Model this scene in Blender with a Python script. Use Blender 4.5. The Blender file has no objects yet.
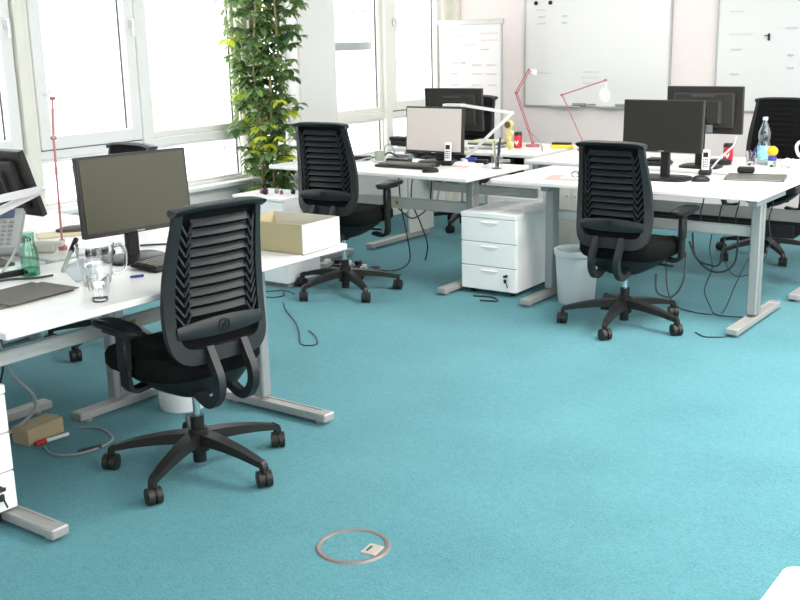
import bpy, bmesh, math, random
from mathutils import Vector, Matrix
random.seed(7)
PI = math.pi
SC = bpy.context.scene
COL = SC.collection

# ------------------------------------------------------------------ camera
cam_d = bpy.data.cameras.new('camera'); cam = bpy.data.objects.new('camera', cam_d); COL.objects.link(cam)
_R = Vector((0.80782732, 0.58899909, -0.02225097)); _D = Vector((0.12451635, -0.20743268, -0.97029241)); _F = Vector((-0.57611692, 0.7810581, -0.2409098))
M = Matrix.Identity(4)
for i in range(3):
    M[i][0] = _R[i]; M[i][1] = -_D[i]; M[i][2] = -_F[i]
M.translation = Vector((0, 0, 1.6))
cam.matrix_world = M
cam_d.sensor_width = 36; cam_d.lens = 1056.72 * 36 / 800; cam_d.clip_start = 0.05; cam_d.clip_end = 200
SC.camera = cam
# ------------------------------------------------------------------ world and light
SC.view_settings.view_transform = 'Standard'; SC.view_settings.look = 'None'; SC.view_settings.gamma = 1
SC.view_settings.use_curve_mapping = False
SC.view_settings.exposure = 0.46
SC.cycles.use_denoising = True
SC.cycles.max_bounces = 10; SC.cycles.diffuse_bounces = 5; SC.cycles.transparent_max_bounces = 12
W = bpy.data.worlds.new('world'); SC.world = W; W.use_nodes = True
bgn = W.node_tree.nodes['Background']; bgn.inputs[0].default_value = (1.0, 0.985, 0.965, 1); bgn.inputs[1].default_value = 4.2

def area(name, loc, rot, sx, sy, power, color=(1, 1, 1), portal=False):
    d = bpy.data.lights.new(name, 'AREA'); d.shape = 'RECTANGLE'; d.size = sx; d.size_y = sy; d.energy = power; d.color = color
    o = bpy.data.objects.new(name, d); COL.objects.link(o); o.location = loc; o.rotation_euler = rot
    if portal: d.cycles.is_portal = True
    return o
area('window_portal', (-5.95, 5.5, 1.55), (0, -PI/2, 0), 1.9, 6.6, 1, portal=True)
area('window_portal', (2.75, 3.0, 1.55), (0, PI/2, 0), 1.9, 12.0, 1, portal=True)
area('window_portal', (-1.5, -3.15, 1.55), (PI/2, 0, 0), 8.0, 1.9, 1, portal=True)
CEIL_FILLS = [(-3.9, 1.2, 2), (-3.9, 7.2, 18), (-1.2, 2.2, 14), (-1.2, 5.0, 95), (1.3, 2.2, 70), (1.3, 5.0, 110)]  # added area lamps, out of view, powered one by one to brighten the room
for lx, ly, lp in CEIL_FILLS:
    area('added_ceiling_fill', (lx, ly, 2.93), (0, 0, 0), 0.5, 1.5, lp, (1.0, 0.95, 0.9))

# ------------------------------------------------------------------ materials
MATS = {}
def mat(name, color, rough=0.5, metal=0.0, noise=None, bump=None, **kw):
    if name in MATS: return MATS[name]
    m = bpy.data.materials.new(name); m.use_nodes = True; nt = m.node_tree; b = nt.nodes['Principled BSDF']
    b.inputs['Base Color'].default_value = (*color, 1); b.inputs['Roughness'].default_value = rough; b.inputs['Metallic'].default_value = metal
    for k, v in kw.items(): b.inputs[k.replace('_', ' ')].default_value = v
    tc = nt.nodes.new('ShaderNodeTexCoord')
    if noise:                                   # (scale, amount)
        n = nt.nodes.new('ShaderNodeTexNoise'); n.inputs['Scale'].default_value = noise[0]; n.inputs['Detail'].default_value = 4
        nt.links.new(tc.outputs['Object'], n.inputs['Vector'])
        r = nt.nodes.new('ShaderNodeValToRGB'); a = noise[1]
        r.color_ramp.elements[0].position = 0.3; r.color_ramp.elements[1].position = 0.7
        r.color_ramp.elements[0].color = (*[max(0, c*(1-a)) for c in color], 1); r.color_ramp.elements[1].color = (*[min(1, c*(1+a)) for c in color], 1)
        nt.links.new(n.outputs['Fac'], r.inputs['Fac']); nt.links.new(r.outputs['Color'], b.inputs['Base Color'])
    if bump:                                    # (scale, strength)
        n2 = nt.nodes.new('ShaderNodeTexNoise'); n2.inputs['Scale'].default_value = bump[0]; n2.inputs['Detail'].default_value = 3
        nt.links.new(tc.outputs['Object'], n2.inputs['Vector'])
        bp = nt.nodes.new('ShaderNodeBump'); bp.inputs['Strength'].default_value = bump[1]; bp.inputs['Distance'].default_value = 0.01
        nt.links.new(n2.outputs['Fac'], bp.inputs['Height']); nt.links.new(bp.outputs['Normal'], b.inputs['Normal'])
    MATS[name] = m; return m
def glass_mat(name, color, gloss=0.12, rough=0.02):
    m = bpy.data.materials.new(name); m.use_nodes = True; nt = m.node_tree; nt.nodes.remove(nt.nodes['Principled BSDF'])
    out = nt.nodes['Material Output']; t = nt.nodes.new('ShaderNodeBsdfTransparent'); t.inputs[0].default_value = (*color, 1)
    g = nt.nodes.new('ShaderNodeBsdfGlossy'); g.inputs['Roughness'].default_value = rough
    lw = nt.nodes.new('ShaderNodeLayerWeight'); lw.inputs['Blend'].default_value = 0.35
    ml = nt.nodes.new('ShaderNodeMath'); ml.operation = 'MULTIPLY_ADD'; ml.inputs[1].default_value = 0.32; ml.inputs[2].default_value = gloss
    nt.links.new(lw.outputs['Facing'], ml.inputs[0])
    mx = nt.nodes.new('ShaderNodeMixShader'); nt.links.new(ml.outputs[0], mx.inputs[0]); nt.links.new(t.outputs[0], mx.inputs[1]); nt.links.new(g.outputs[0], mx.inputs[2])
    nt.links.new(mx.outputs[0], out.inputs['Surface']); return m
def emit_mat(name, color, strength):
    m = mat(name, color, 0.5); b = m.node_tree.nodes['Principled BSDF']
    b.inputs['Emission Color'].default_value = (*color, 1); b.inputs['Emission Strength'].default_value = strength; return m

m_wall = mat('wall_paint', (0.80, 0.725, 0.71), 0.9, noise=(3, 0.012))
m_ceil = mat('ceiling_paint', (0.85, 0.84, 0.83), 0.9)
m_frame = mat('window_frame_paint', (0.80, 0.79, 0.775), 0.45)
m_post = mat('cream_post_paint', (0.78, 0.76, 0.68), 0.5)
m_column = mat('column_plaster', (0.70, 0.70, 0.685), 0.85)
m_gasket = mat('window_gasket', (0.05, 0.05, 0.05), 0.6)
m_pane = glass_mat('window_glass', (0.97, 0.99, 1.0), 0.03, 0.0)
m_desk = mat('desk_laminate', (0.80, 0.78, 0.765), 0.38)
m_metal = mat('desk_silver_paint', (0.31, 0.32, 0.32), 0.42, 0.35, noise=(60, 0.03))
m_metal_l = mat('desk_light_silver', (0.37, 0.36, 0.35), 0.45, 0.25)
m_beam = mat('desk_beam_paint', (0.50, 0.50, 0.48), 0.5, 0.1)
m_metal_d = mat('desk_leg_grey', (0.38, 0.40, 0.41), 0.45, 0.3)
m_white = mat('white_lacquer', (0.88, 0.875, 0.87), 0.35)
m_white2 = mat('white_plastic', (0.80, 0.80, 0.79), 0.4)
m_seam = mat('drawer_gap', (0.25, 0.26, 0.26), 0.8)
m_blackp = mat('black_plastic', (0.009, 0.009, 0.0095), 0.45, Specular_IOR_Level=0.32)
m_blackf = mat('chair_frame_plastic', (0.014, 0.016, 0.0175), 0.42, noise=(30, 0.06), Specular_IOR_Level=0.38)
m_slat = mat('chair_slat_plastic', (0.011, 0.0145, 0.0165), 0.5, Specular_IOR_Level=0.32)
m_fabric = mat('black_seat_fabric', (0.005, 0.005, 0.0052), 0.95, bump=(400, 0.25), Specular_IOR_Level=0.12)
m_mesh = mat('black_back_fabric', (0.005, 0.005, 0.0055), 0.95, bump=(500, 0.2), Specular_IOR_Level=0.15)
m_chrome = mat('chrome', (0.75, 0.75, 0.75), 0.15, 1.0)
m_wheel = mat('castor_rubber', (0.018, 0.016, 0.015), 0.45, Specular_IOR_Level=0.35)
m_bezel = mat('monitor_bezel', (0.022, 0.020, 0.019), 0.4, Specular_IOR_Level=0.35)
m_screen1 = mat('screen_olive', (0.046, 0.042, 0.020), 0.5)
m_screen3 = mat('screen_charcoal', (0.014, 0.0135, 0.012), 0.45, Specular_IOR_Level=0.35)
m_screen2 = emit_mat('screen_lit_pale', (0.50, 0.445, 0.42), 0.15)
m_moni_back = mat('monitor_back_plastic', (0.028, 0.026, 0.024), 0.45, Specular_IOR_Level=0.3)
m_port = mat('monitor_port_plate', (0.22, 0.25, 0.26), 0.4, 0.4)
m_card = mat('cardboard_kraft', (0.47, 0.36, 0.22), 0.85, noise=(12, 0.06))
m_cardw = mat('cardboard_white_face', (0.68, 0.66, 0.61), 0.75)
m_cardy = mat('carton_cream_face', (0.48, 0.41, 0.25), 0.8, noise=(8, 0.04))
m_paper = mat('paper', (0.86, 0.86, 0.87), 0.8)
m_paper_p = mat('paper_pinkish', (0.66, 0.36, 0.31), 0.8)
m_pink = mat('lamp_pink_metal', (0.50, 0.17, 0.19), 0.35, 0.2)
m_lampw = mat('lamp_white', (0.84, 0.82, 0.83), 0.35)
m_red = mat('red_print', (0.62, 0.02, 0.03), 0.3)
m_redp = mat('marker_red', (0.55, 0.02, 0.02), 0.35)
m_blue = mat('blue_plastic', (0.03, 0.05, 0.30), 0.35)
m_yellow = mat('yellow_print', (0.85, 0.62, 0.02), 0.5)
m_orange = mat('orange_plastic', (0.90, 0.42, 0.01), 0.4)
m_cable = mat('cable_black', (0.02, 0.025, 0.03), 0.5)
m_cableg = mat('cable_grey', (0.42, 0.44, 0.44), 0.5)
m_glass = mat('clear_glass', (0.97, 0.98, 0.98), 0.01, Transmission_Weight=1.0, IOR=1.45)
m_green = glass_mat('green_glass', (0.74, 0.91, 0.84), 0.06, 0.02)
m_green_d = glass_mat('green_glass_base', (0.25, 0.66, 0.52), 0.08, 0.03)
m_pet = glass_mat('bottle_plastic', (0.80, 0.90, 0.93), 0.12, 0.05)
m_label = mat('bottle_label', (0.30, 0.62, 0.70), 0.5, noise=(25, 0.3))
m_board = mat('whiteboard_enamel', (0.76, 0.755, 0.75), 0.22)
m_alu = mat('aluminium_trim', (0.52, 0.52, 0.50), 0.4, 0.5)
m_ink = mat('faint_marker_ink', (0.50, 0.52, 0.54), 0.6)
m_inkr = mat('faint_red_ink', (0.60, 0.46, 0.46), 0.6)
m_bin = mat('bin_plastic', (0.56, 0.61, 0.63), 0.4)
m_soil = mat('soil', (0.05, 0.03, 0.02), 0.95)
m_pot = mat('grey_planter', (0.45, 0.46, 0.46), 0.6)
m_stem = mat('plant_stem', (0.30, 0.24, 0.13), 0.8)
m_wood = mat('wood_toy', (0.72, 0.60, 0.28), 0.5)
m_brown = mat('dark_pad_leather', (0.10, 0.085, 0.07), 0.6)
m_grey = mat('grey_plastic', (0.30, 0.31, 0.31), 0.5)
m_ring = mat('socket_ring_metal', (0.22, 0.19, 0.17), 0.45, 0.3)
m_key = mat('keycap', (0.05, 0.05, 0.045), 0.5)
m_keyt = mat('keyboard_key_top', (0.12, 0.11, 0.09), 0.45)  # one even key colour, paler than the keyboard body

def carpet_mat():
    m = bpy.data.materials.new('teal_carpet'); m.use_nodes = True; nt = m.node_tree; b = nt.nodes['Principled BSDF']; L = nt.links.new
    tc = nt.nodes.new('ShaderNodeTexCoord')
    def noise(s, d=3):
        n = nt.nodes.new('ShaderNodeTexNoise'); n.inputs['Scale'].default_value = s; n.inputs['Detail'].default_value = d; L(tc.outputs['Object'], n.inputs['Vector']); return n
    n1 = noise(110, 4); n2 = noise(2.2, 3); n3 = noise(30, 3)
    r = nt.nodes.new('ShaderNodeValToRGB'); r.color_ramp.elements[0].position = 0.33; r.color_ramp.elements[1].position = 0.67
    r.color_ramp.elements[0].color = (0.036, 0.150, 0.181, 1); r.color_ramp.elements[1].color = (0.090, 0.268, 0.306, 1)
    a = nt.nodes.new('ShaderNodeMath'); a.operation = 'MULTIPLY_ADD'; a.inputs[1].default_value = 0.55
    L(n1.outputs['Fac'], a.inputs[0])
    a2 = nt.nodes.new('ShaderNodeMath'); a2.operation = 'MULTIPLY'; a2.inputs[1].default_value = 0.25; L(n2.outputs['Fac'], a2.inputs[0])
    a3 = nt.nodes.new('ShaderNodeMath'); a3.operation = 'MULTIPLY_ADD'; a3.inputs[1].default_value = 0.20; L(n3.outputs['Fac'], a3.inputs[0]); L(a2.outputs[0], a3.inputs[2])
    L(a3.outputs[0], a.inputs[2]); L(a.outputs[0], r.inputs['Fac']); L(r.outputs['Color'], b.inputs['Base Color'])
    b.inputs['Roughness'].default_value = 0.95
    b.inputs['Sheen Weight'].default_value = 0.16; b.inputs['Sheen Roughness'].default_value = 0.5; b.inputs['Sheen Tint'].default_value = (0.6, 0.95, 1.0, 1)
    bp = nt.nodes.new('ShaderNodeBump'); bp.inputs['Strength'].default_value = 0.35; bp.inputs['Distance'].default_value = 0.006
    L(n1.outputs['Fac'], bp.inputs['Height']); L(bp.outputs['Normal'], b.inputs['Normal']); return m
m_carpet = carpet_mat()

def leaf_mat(name, c1, c2):
    m = mat(name, c1, 0.4); nt = m.node_tree; b = nt.nodes['Principled BSDF']
    g = nt.nodes.new('ShaderNodeNewGeometry'); r = nt.nodes.new('ShaderNodeValToRGB')
    r.color_ramp.elements[0].color = (*c1, 1); r.color_ramp.elements[1].color = (*c2, 1)
    nt.links.new(g.outputs['Random Per Island'], r.inputs['Fac']); nt.links.new(r.outputs['Color'], b.inputs['Base Color'])
    tr = nt.nodes.new('ShaderNodeBsdfTranslucent'); nt.links.new(r.outputs['Color'], tr.inputs['Color'])
    mx = nt.nodes.new('ShaderNodeMixShader'); mx.inputs[0].default_value = 0.48
    nt.links.new(b.outputs[0], mx.inputs[1]); nt.links.new(tr.outputs[0], mx.inputs[2]); nt.links.new(mx.outputs[0], nt.nodes['Material Output'].inputs['Surface'])
    return m
m_leaf = leaf_mat('schefflera_leaf', (0.035, 0.095, 0.035), (0.30, 0.44, 0.16))
m_leafy = leaf_mat('yellow_leaf', (0.50, 0.60, 0.05), (0.75, 0.78, 0.10))

# ------------------------------------------------------------------ mesh helpers
def nb(): return bmesh.new()
def bx(bm, c, s, bev=0.0, rz=0.0, M4=None, seg=1):
    r = bmesh.ops.create_cube(bm, size=1.0); vs = r['verts']
    for v in vs: v.co = Vector((v.co.x*s[0], v.co.y*s[1], v.co.z*s[2]))
    if bev > 0:
        es = list({e for v in vs for e in v.link_edges})
        rr = bmesh.ops.bevel(bm, geom=es, offset=bev, segments=seg, affect='EDGES', profile=0.5)
        vs = list({v for f in rr['faces'] for v in f.verts} | {v for v in vs if v.is_valid})
    T = Matrix.Translation(c) @ Matrix.Rotation(rz, 4, 'Z')
    if M4 is not None: T = T @ M4
    for v in vs: v.co = T @ v.co
    return vs
def cyl(bm, a, b, r1, r2=None, n=16, caps=True):
    a = Vector(a); b = Vector(b); d = b-a; L = d.length
    r = bmesh.ops.create_cone(bm, cap_ends=caps, cap_tris=False, segments=n, radius1=r1, radius2=r1 if r2 is None else r2, depth=L)
    q = d.to_track_quat('Z', 'Y').to_matrix().to_4x4()
    T = Matrix.Translation((a+b)/2) @ q
    for v in r['verts']: v.co = T @ v.co
    return r['verts']
def smooth_path(pts, k=6):
    P = [Vector(p) for p in pts]; out = []
    for i in range(len(P)-1):
        p0 = P[max(i-1, 0)]; p1 = P[i]; p2 = P[i+1]; p3 = P[min(i+2, len(P)-1)]
        for j in range(k):
            t = j/k; out.append(0.5*((2*p1)+(p2-p0)*t+(2*p0-5*p1+4*p2-p3)*t*t+(3*p1-p0-3*p2+p3)*t**3))
    out.append(P[-1]); return out
def tube(bm, pts, r, n=8, k=6, r_end=None):
    P = smooth_path(pts, k) if k > 1 else [Vector(p) for p in pts]
    rings = []; up = Vector((0, 0, 1))
    N = len(P); prev = None
    for i, p in enumerate(P):
        t = (P[min(i+1, N-1)]-P[max(i-1, 0)]).normalized()
        if prev is None:
            s = t.cross(up); s = s.normalized() if s.length > 1e-4 else Vector((1, 0, 0))
        else:
            s = (prev - t*prev.dot(t)).normalized()
        prev = s; u = s.cross(t)
        rr = r if r_end is None else r+(r_end-r)*i/(N-1)
        rings.append([bm.verts.new(p + s*math.cos(2*PI*j/n)*rr + u*math.sin(2*PI*j/n)*rr) for j in range(n)])
    for a, b in zip(rings, rings[1:]):
        for j in range(n): bm.faces.new((a[j], a[(j+1) % n], b[(j+1) % n], b[j]))
    bm.faces.new(rings[0][::-1]); bm.faces.new(rings[-1])
def rsweep(bm, pts, side, w, h, k=6, w_end=None, h_end=None):
    """flat bar swept along a path: width w along 'side', thickness h across"""
    P = smooth_path(pts, k) if k > 1 else [Vector(p) for p in pts]; side = Vector(side).normalized(); N = len(P); rings = []
    for i, p in enumerate(P):
        t = (P[min(i+1, N-1)]-P[max(i-1, 0)]).normalized(); u = side.cross(t).normalized(); f = i/(N-1)
        ww = (w if w_end is None else w+(w_end-w)*f)/2; hh = (h if h_end is None else h+(h_end-h)*f)/2
        rings.append([bm.verts.new(p+side*a*ww+u*b*hh) for a, b in ((-1, -1), (1, -1), (1, 1), (-1, 1))])
    for a, b in zip(rings, rings[1:]):
        for j in range(4): bm.faces.new((a[j], a[(j+1) % 4], b[(j+1) % 4], b[j]))
    bm.faces.new(rings[0][::-1]); bm.faces.new(rings[-1])
def lathe(bm, prof, c=(0, 0, 0), n=24, cap0=True, cap1=False, sx=1, sy=1):
    rings = []
    for r, z in prof:
        rings.append([bm.verts.new((c[0]+math.cos(2*PI*j/n)*r*sx, c[1]+math.sin(2*PI*j/n)*r*sy, c[2]+z)) for j in range(n)])
    for a, b in zip(rings, rings[1:]):
        for j in range(n): bm.faces.new((a[j], a[(j+1) % n], b[(j+1) % n], b[j]))
    if cap0: bm.faces.new(rings[0][::-1])
    if cap1: bm.faces.new(rings[-1])
def sloft(bm, secs, n=28, p=3.2, cap=True):
    """stack of superellipse sections (cx, cy, z, half-width, half-depth)"""
    rings = []
    for cx, cy, z, a, b in secs:
        ring = []
        for j in range(n):
            t = 2*PI*j/n; c, s = math.cos(t), math.sin(t)
            ring.append(bm.verts.new((cx+math.copysign(abs(c)**(2/p), c)*a, cy+math.copysign(abs(s)**(2/p), s)*b, z)))
        rings.append(ring)
    for a, b in zip(rings, rings[1:]):
        for j in range(n): bm.faces.new((a[j], a[(j+1) % n], b[(j+1) % n], b[j]))
    if cap: bm.faces.new(rings[0][::-1]); bm.faces.new(rings[-1])
def prism(bm, poly, z0, z1):
    a = [bm.verts.new((x, y, z0)) for x, y in poly]; b = [bm.verts.new((x, y, z1)) for x, y in poly]; n = len(poly)
    bm.faces.new(a[::-1]); bm.faces.new(b)
    for j in range(n): bm.faces.new((a[j], a[(j+1) % n], b[(j+1) % n], b[j]))
def obj(name, bm, m, parent=None, smooth=False, loc=None, rz=0.0, rot=None):
    bmesh.ops.recalc_face_normals(bm, faces=bm.faces)
    me = bpy.data.meshes.new(name); bm.to_mesh(me); bm.free()
    for mm in (m if isinstance(m, (list, tuple)) else [m]): me.materials.append(mm)
    if smooth:
        for p in me.polygons: p.use_smooth = True
        try: me.set_sharp_from_angle(angle=math.radians(42))
        except Exception: pass
    o = bpy.data.objects.new(name, me); COL.objects.link(o)
    if parent is not None: o.parent = parent
    if loc is not None: o.location = loc
    o.rotation_euler = rot if rot is not None else (0, 0, rz)
    return o
def tag(o, label=None, cat=None, group=None, kind=None):
    if label: o['label'] = label
    if cat: o['category'] = cat
    if group: o['group'] = group
    if kind: o['kind'] = kind
    return o
def thing(name, label, cat, loc=(0, 0, 0), rz=0.0, group=None, rot=None):
    o = bpy.data.objects.new(name, None); COL.objects.link(o); o.empty_display_size = 0.1
    o.location = loc; o.rotation_euler = rot if rot is not None else (0, 0, rz); return tag(o, label, cat, group)
def struct(name, bm, m, parent=None, smooth=False):
    o = obj(name, bm, m, parent, smooth)
    if parent is None: o['kind'] = 'structure'
    return o
def structroot(name):
    o = bpy.data.objects.new(name, None); COL.objects.link(o); o['kind'] = 'structure'; return o
def dup(root, loc=None, rz=None, label=None, group=None, name=None):
    def rec(o, p):
        c = o.copy(); COL.objects.link(c)
        if p is not None: c.parent = p
        for ch in list(o.children): rec(ch, c)
        return c
    c = rec(root, None)
    if loc is not None: c.location = loc
    if rz is not None: c.rotation_euler = (0, 0, rz)
    if label: c['label'] = label
    if group: c['group'] = group
    if name: c.name = name
    return c
def face_box(bm, x0, x1, y0, y1, z0, z1, bev=0.0): return bx(bm, ((x0+x1)/2, (y0+y1)/2, (z0+z1)/2), (abs(x1-x0), abs(y1-y0), abs(z1-z0)), bev)
def cable(label, pts, r=0.004, m=m_cable, name='cable', k=6, group=None):
    c = Vector(pts[0]); b = nb(); tube(b, [Vector(p)-c for p in pts], r, 7, k); o = obj(name, b, m, None, True, c); return tag(o, label, 'cable', group)
# ------------------------------------------------------------------ room shell
XW, YW, XR, YR, ZC = -5.8, 8.8, 2.6, -3.0, 3.0
b = nb(); face_box(b, XW-0.2, XR+0.2, YR-0.2, YW+0.2, -0.12, 0.0); struct('floor', b, m_carpet)
b = nb(); face_box(b, XW-0.2, XR+0.2, YR-0.2, YW+0.2, ZC, ZC+0.1); struct('ceiling', b, m_ceil)
b = nb(); face_box(b, XW-0.2, XR+0.2, YW, YW+0.15, 0.0, ZC); struct('wall_back', b, m_wall)
# window wall: parapet, head, posts
b = nb()
face_box(b, XW-0.15, XW, YR, YW, 0.0, 0.56)
face_box(b, XW-0.15, XW, YR, YW, 2.55, ZC)
face_box(b, XW-0.15, XW, YR, 2.31, 0.56, 2.55)
struct('wall_left', b, m_white2)
b = nb()
face_box(b, XW-0.12, XW+0.04, 3.96, 4.02, 0.56, 2.55, 0.008); face_box(b, XW-0.12, XW+0.01, 4.02, 4.07, 0.56, 2.55)
struct('trim_1', b, m_post)
b = nb(); face_box(b, XW-0.15, XW+0.02, 5.92, 6.05, 0.0, 2.55, 0.01); face_box(b, XW-0.12, XW+0.07, 5.96, 6.10, 0.0, 2.55, 0.02); struct('trim_2', b, m_post)
b = nb(); face_box(b, XW-0.15, XW+0.12, 6.43, 6.90, 0.0, ZC, 0.012); struct('wall_pier', b, m_column)
b = nb(); face_box(b, XW-0.15, XW+0.03, 8.66, 8.80, 0.0, ZC, 0.01); face_box(b, XW-0.15, XW+0.10, 8.74, 8.80, 0.0, ZC); struct('trim_3', b, m_post)
# parapet ledge
b = nb(); face_box(b, XW, XW+0.10, YR, 6.40, 0.545, 0.575, 0.004); face_box(b, XW, XW+0.10, 7.0, 8.64, 0.545, 0.575, 0.004); struct('trim_4', b, m_white2)
WN = [0]
def window(panes, y0, y1):
    """panes: list of (ya, yb, opening) ; frame in the plane X = XW"""
    WN[0] += 1; root = structroot('window_%d' % WN[0])
    f = nb(); gk = nb(); gl = nb(); hd = nb()
    x0, x1 = XW-0.09, XW-0.01
    face_box(f, x0, x1, y0, y1, 2.47, 2.55); face_box(f, x0, x1, y0, y1, 0.56, 0.60, 0.004); face_box(f, x0, x1+0.008, y0, y1, 0.895, 0.955, 0.006)
    ys = [y0]+[p[0] for p in panes[1:]]+[y1]
    for i, (ya, yb, op) in enumerate(panes):
        fr = 0.085 if op else 0.05
        for (za, zb, o2) in ((0.955, 2.47, op), (0.60, 0.895, False)):
            fw = fr if o2 else (0.045 if za > 0.9 else 0.016)
            xx = x1+0.02 if o2 else x1-0.01
            face_box(f, x0, xx, ya, ya+fw, za, zb, 0.006); face_box(f, x0, xx, yb-fw, yb, za, zb, 0.006)
            face_box(f, x0, xx, ya+fw, yb-fw, za, za+fw, 0.006); face_box(f, x0, xx, ya+fw, yb-fw, zb-fw, zb, 0.006)
            face_box(gk, x0+0.034, x0+0.044, yb-fw-0.006, yb-fw+0.001, za+fw, zb-fw)
            if o2: face_box(gk, x0, x1+0.012, ya, yb, za-0.006, za+0.002)
            face_box(gl, x0+0.03, x0+0.036, ya+fw, yb-fw, za+fw, zb-fw)
        if op:
            yh = yb-0.04 if op == 1 else ya+0.04
            bx(hd, (x1+0.03, yh, 1.74), (0.012, 0.028, 0.07), 0.004); tube(hd, [(x1+0.03, yh, 1.76), (x1+0.055, yh, 1.76), (x1+0.06, yh, 1.74), (x1+0.06, yh, 1.65)], 0.009, 8, 4)
    for i in range(len(panes)-1):
        ya = panes[i][1]; yb = panes[i+1][0]
        if yb > ya: face_box(f, x0, x1+0.03, ya, yb, 0.56, 2.55, 0.006)
    obj('window_frame', f, m_frame if y0 < 6.9 else mat('window_frame_cream', (0.80, 0.79, 0.73), 0.45), root); obj('window_seal', gk, m_gasket, root); obj('glass_pane', gl, m_pane, root)
    if hd.verts: obj('window_handle', hd, m_white2, root, True)
    else: hd.free()
window([(2.35, 3.12, 0), (3.16, 3.95, 1)], 2.31, 3.96)
window([(4.08, 4.90, 1), (4.99, 5.88, 0)], 4.07, 5.92)
window([(6.10, 6.43, 0)], 6.10, 6.43)
window([(6.98, 7.70, 0), (7.80, 8.62, 2)], 6.90, 8.66)
b = nb(); face_box(b, XW-0.16, XW-0.13, 6.95, 7.70, 1.50, 1.57); face_box(b, XW-0.16, XW-0.13, 6.98, 7.16, 0.95, 2.5); o = obj('outer_rail', b, mat('outer_rail_grey', (0.30, 0.31, 0.32), 0.6)); o['kind'] = 'structure'; o.name = 'trim_5'
# right wall and rear wall of the room, both with window bands behind the camera
def plain_window_wall(name, axis, c, a0, a1, gaps):
    b = nb(); g = nb(); f = nb()
    def bb(bm, u0, u1, z0, z1, t=0.15, off=0.0):
        if axis == 'x': face_box(bm, c+off, c+off+t, u0, u1, z0, z1)
        else: face_box(bm, u0, u1, c+off-t, c+off, z0, z1)
    bb(b, a0, a1, 0, 0.7); bb(b, a0, a1, 2.5, ZC); u = a0
    for g0, g1 in gaps:
        bb(b, u, g0, 0.7, 2.5); u = g1
        if axis == 'x': face_box(g, c+0.07, c+0.076, g0, g1, 0.7, 2.5)
        else: face_box(g, g0, g1, c-0.076, c-0.07, 0.7, 2.5)
        for k in range(4):
            q = g0+(g1-g0)*k/3
            if axis == 'x': face_box(f, c+0.04, c+0.10, q-0.03, q+0.03, 0.7, 2.5)
            else: face_box(f, q-0.03, q+0.03, c-0.10, c-0.04, 0.7, 2.5)
    bb(b, u, a1, 0.7, 2.5); struct(name, b, m_wall)
    WN[0] += 1; r = structroot('window_%d' % WN[0]); obj('window_frame', f, m_frame, r); obj('glass_pane', g, m_pane, r)
plain_window_wall('wall_right', 'x', XR, YR, YW, [(0.6, 2.2), (2.8, 7.0)])
plain_window_wall('wall_rear', 'y', YR, XW-0.15, XR+0.15, [(-2.4, 2.3)])
b = nb(); face_box(b, XW+0.12, XR, YW-0.015, YW, 0.0, 0.08, 0.003); struct('baseboard_back', b, m_white2)
# housings for the ceiling fill lamps, added out of view
for i, (lx, ly, lp) in enumerate(CEIL_FILLS):
    t = thing('added_fill_housing', 'long white unseen fill lamp housing added ' + ['above the nearest desk', 'above the pale lit monitor', 'above the open carpet near the socket', 'above the chair beside the bin', 'above the white table corner', 'nearest the far right corner of the room'][i], 'ceiling light', (lx, ly, ZC), group='added ceiling fill lamps')
    b = nb(); bx(b, (0, 0, -0.025), (0.56, 1.56, 0.05), 0.004); obj('housing', b, m_white2, t)
# building across the street
b = nb(); face_box(b, -22.0, -18.0, -6, 46, -9, 16); bt = thing('office_building', 'pale sunlit building seen faintly through the windows', 'building', (0, 0, 0))
obj('facade', b, mat('facade_render', (0.86, 0.86, 0.87), 0.9), bt)
for k in range(16):
    for j in range(-1, 3):
        y = 2.6+k*2.5; z = j*3.1-0.9
        b = nb(); face_box(b, -18.02, -17.96, y, y+1.0, z, z+1.3); w = obj('window', b, mat('far_window_glass', (0.21, 0.21, 0.21), 0.3), bt)
b = nb()
for j in range(-1, 4): face_box(b, -18.1, -17.9, -6, 46, j*3.1-0.75, j*3.1-0.65)
obj('cornice', b, mat('facade_band', (0.6, 0.6, 0.62), 0.9), bt)

# ------------------------------------------------------------------ whiteboards
def whiteboard(label, x0, x1, z0, z1):
    t = thing('whiteboard', label, 'whiteboard', (x0, YW, z0)); w = x1-x0; h = z1-z0
    b = nb(); face_box(b, 0.012, w-0.012, -0.022, -0.003, 0.012, h-0.012); obj('panel', b, m_board, t)
    b = nb(); face_box(b, 0, w, -0.028, -0.001, 0, 0.014, 0.002); face_box(b, 0, w, -0.028, -0.001, h-0.014, h, 0.002); face_box(b, 0, 0.014, -0.028, -0.001, 0.014, h-0.014); face_box(b, w-0.014, w, -0.028, -0.001, 0.014, h-0.014)
    obj('frame', b, m_alu, t)
    return t, w, h
def scribble(bm, x, y, z, w, amp, n):
    px = None
    for i in range(n+1):
        p = Vector((x+w*i/n, y, z+amp*math.sin(i*2.4)*(0.5+0.5*random.random())))
        if px is not None: rsweep(bm, [px, p], (0, 1, 0), 0.0015, 0.004, 1)
        px = p
wb1, w1, h1 = whiteboard('whiteboard on the wall between the flip chart and the back to back monitors', -4.98, -3.565, 0.955, 2.16)
b = nb(); face_box(b, 0.30, 0.60, -0.07, -0.028, -0.002, 0.012, 0.003); face_box(b, 0.75, 1.05, -0.07, -0.028, -0.002, 0.012, 0.003); obj('pen_tray', b, m_alu, wb1)
b = nb(); r = nb()
for (x, z, w) in ((0.12, 0.86, 0.10), (0.14, 0.80, 0.07), (0.13, 0.74, 0.09), (0.38, 0.80, 0.06), (0.38, 0.74, 0.05), (0.03, 0.30, 0.26), (0.60, 0.31, 0.16), (0.58, 0.26, 0.18), (0.60, 0.21, 0.12)): scribble(b, x, -0.0235, z, w, 0.010, 14)
obj('marker_lettering', b, m_ink, wb1)
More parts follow.
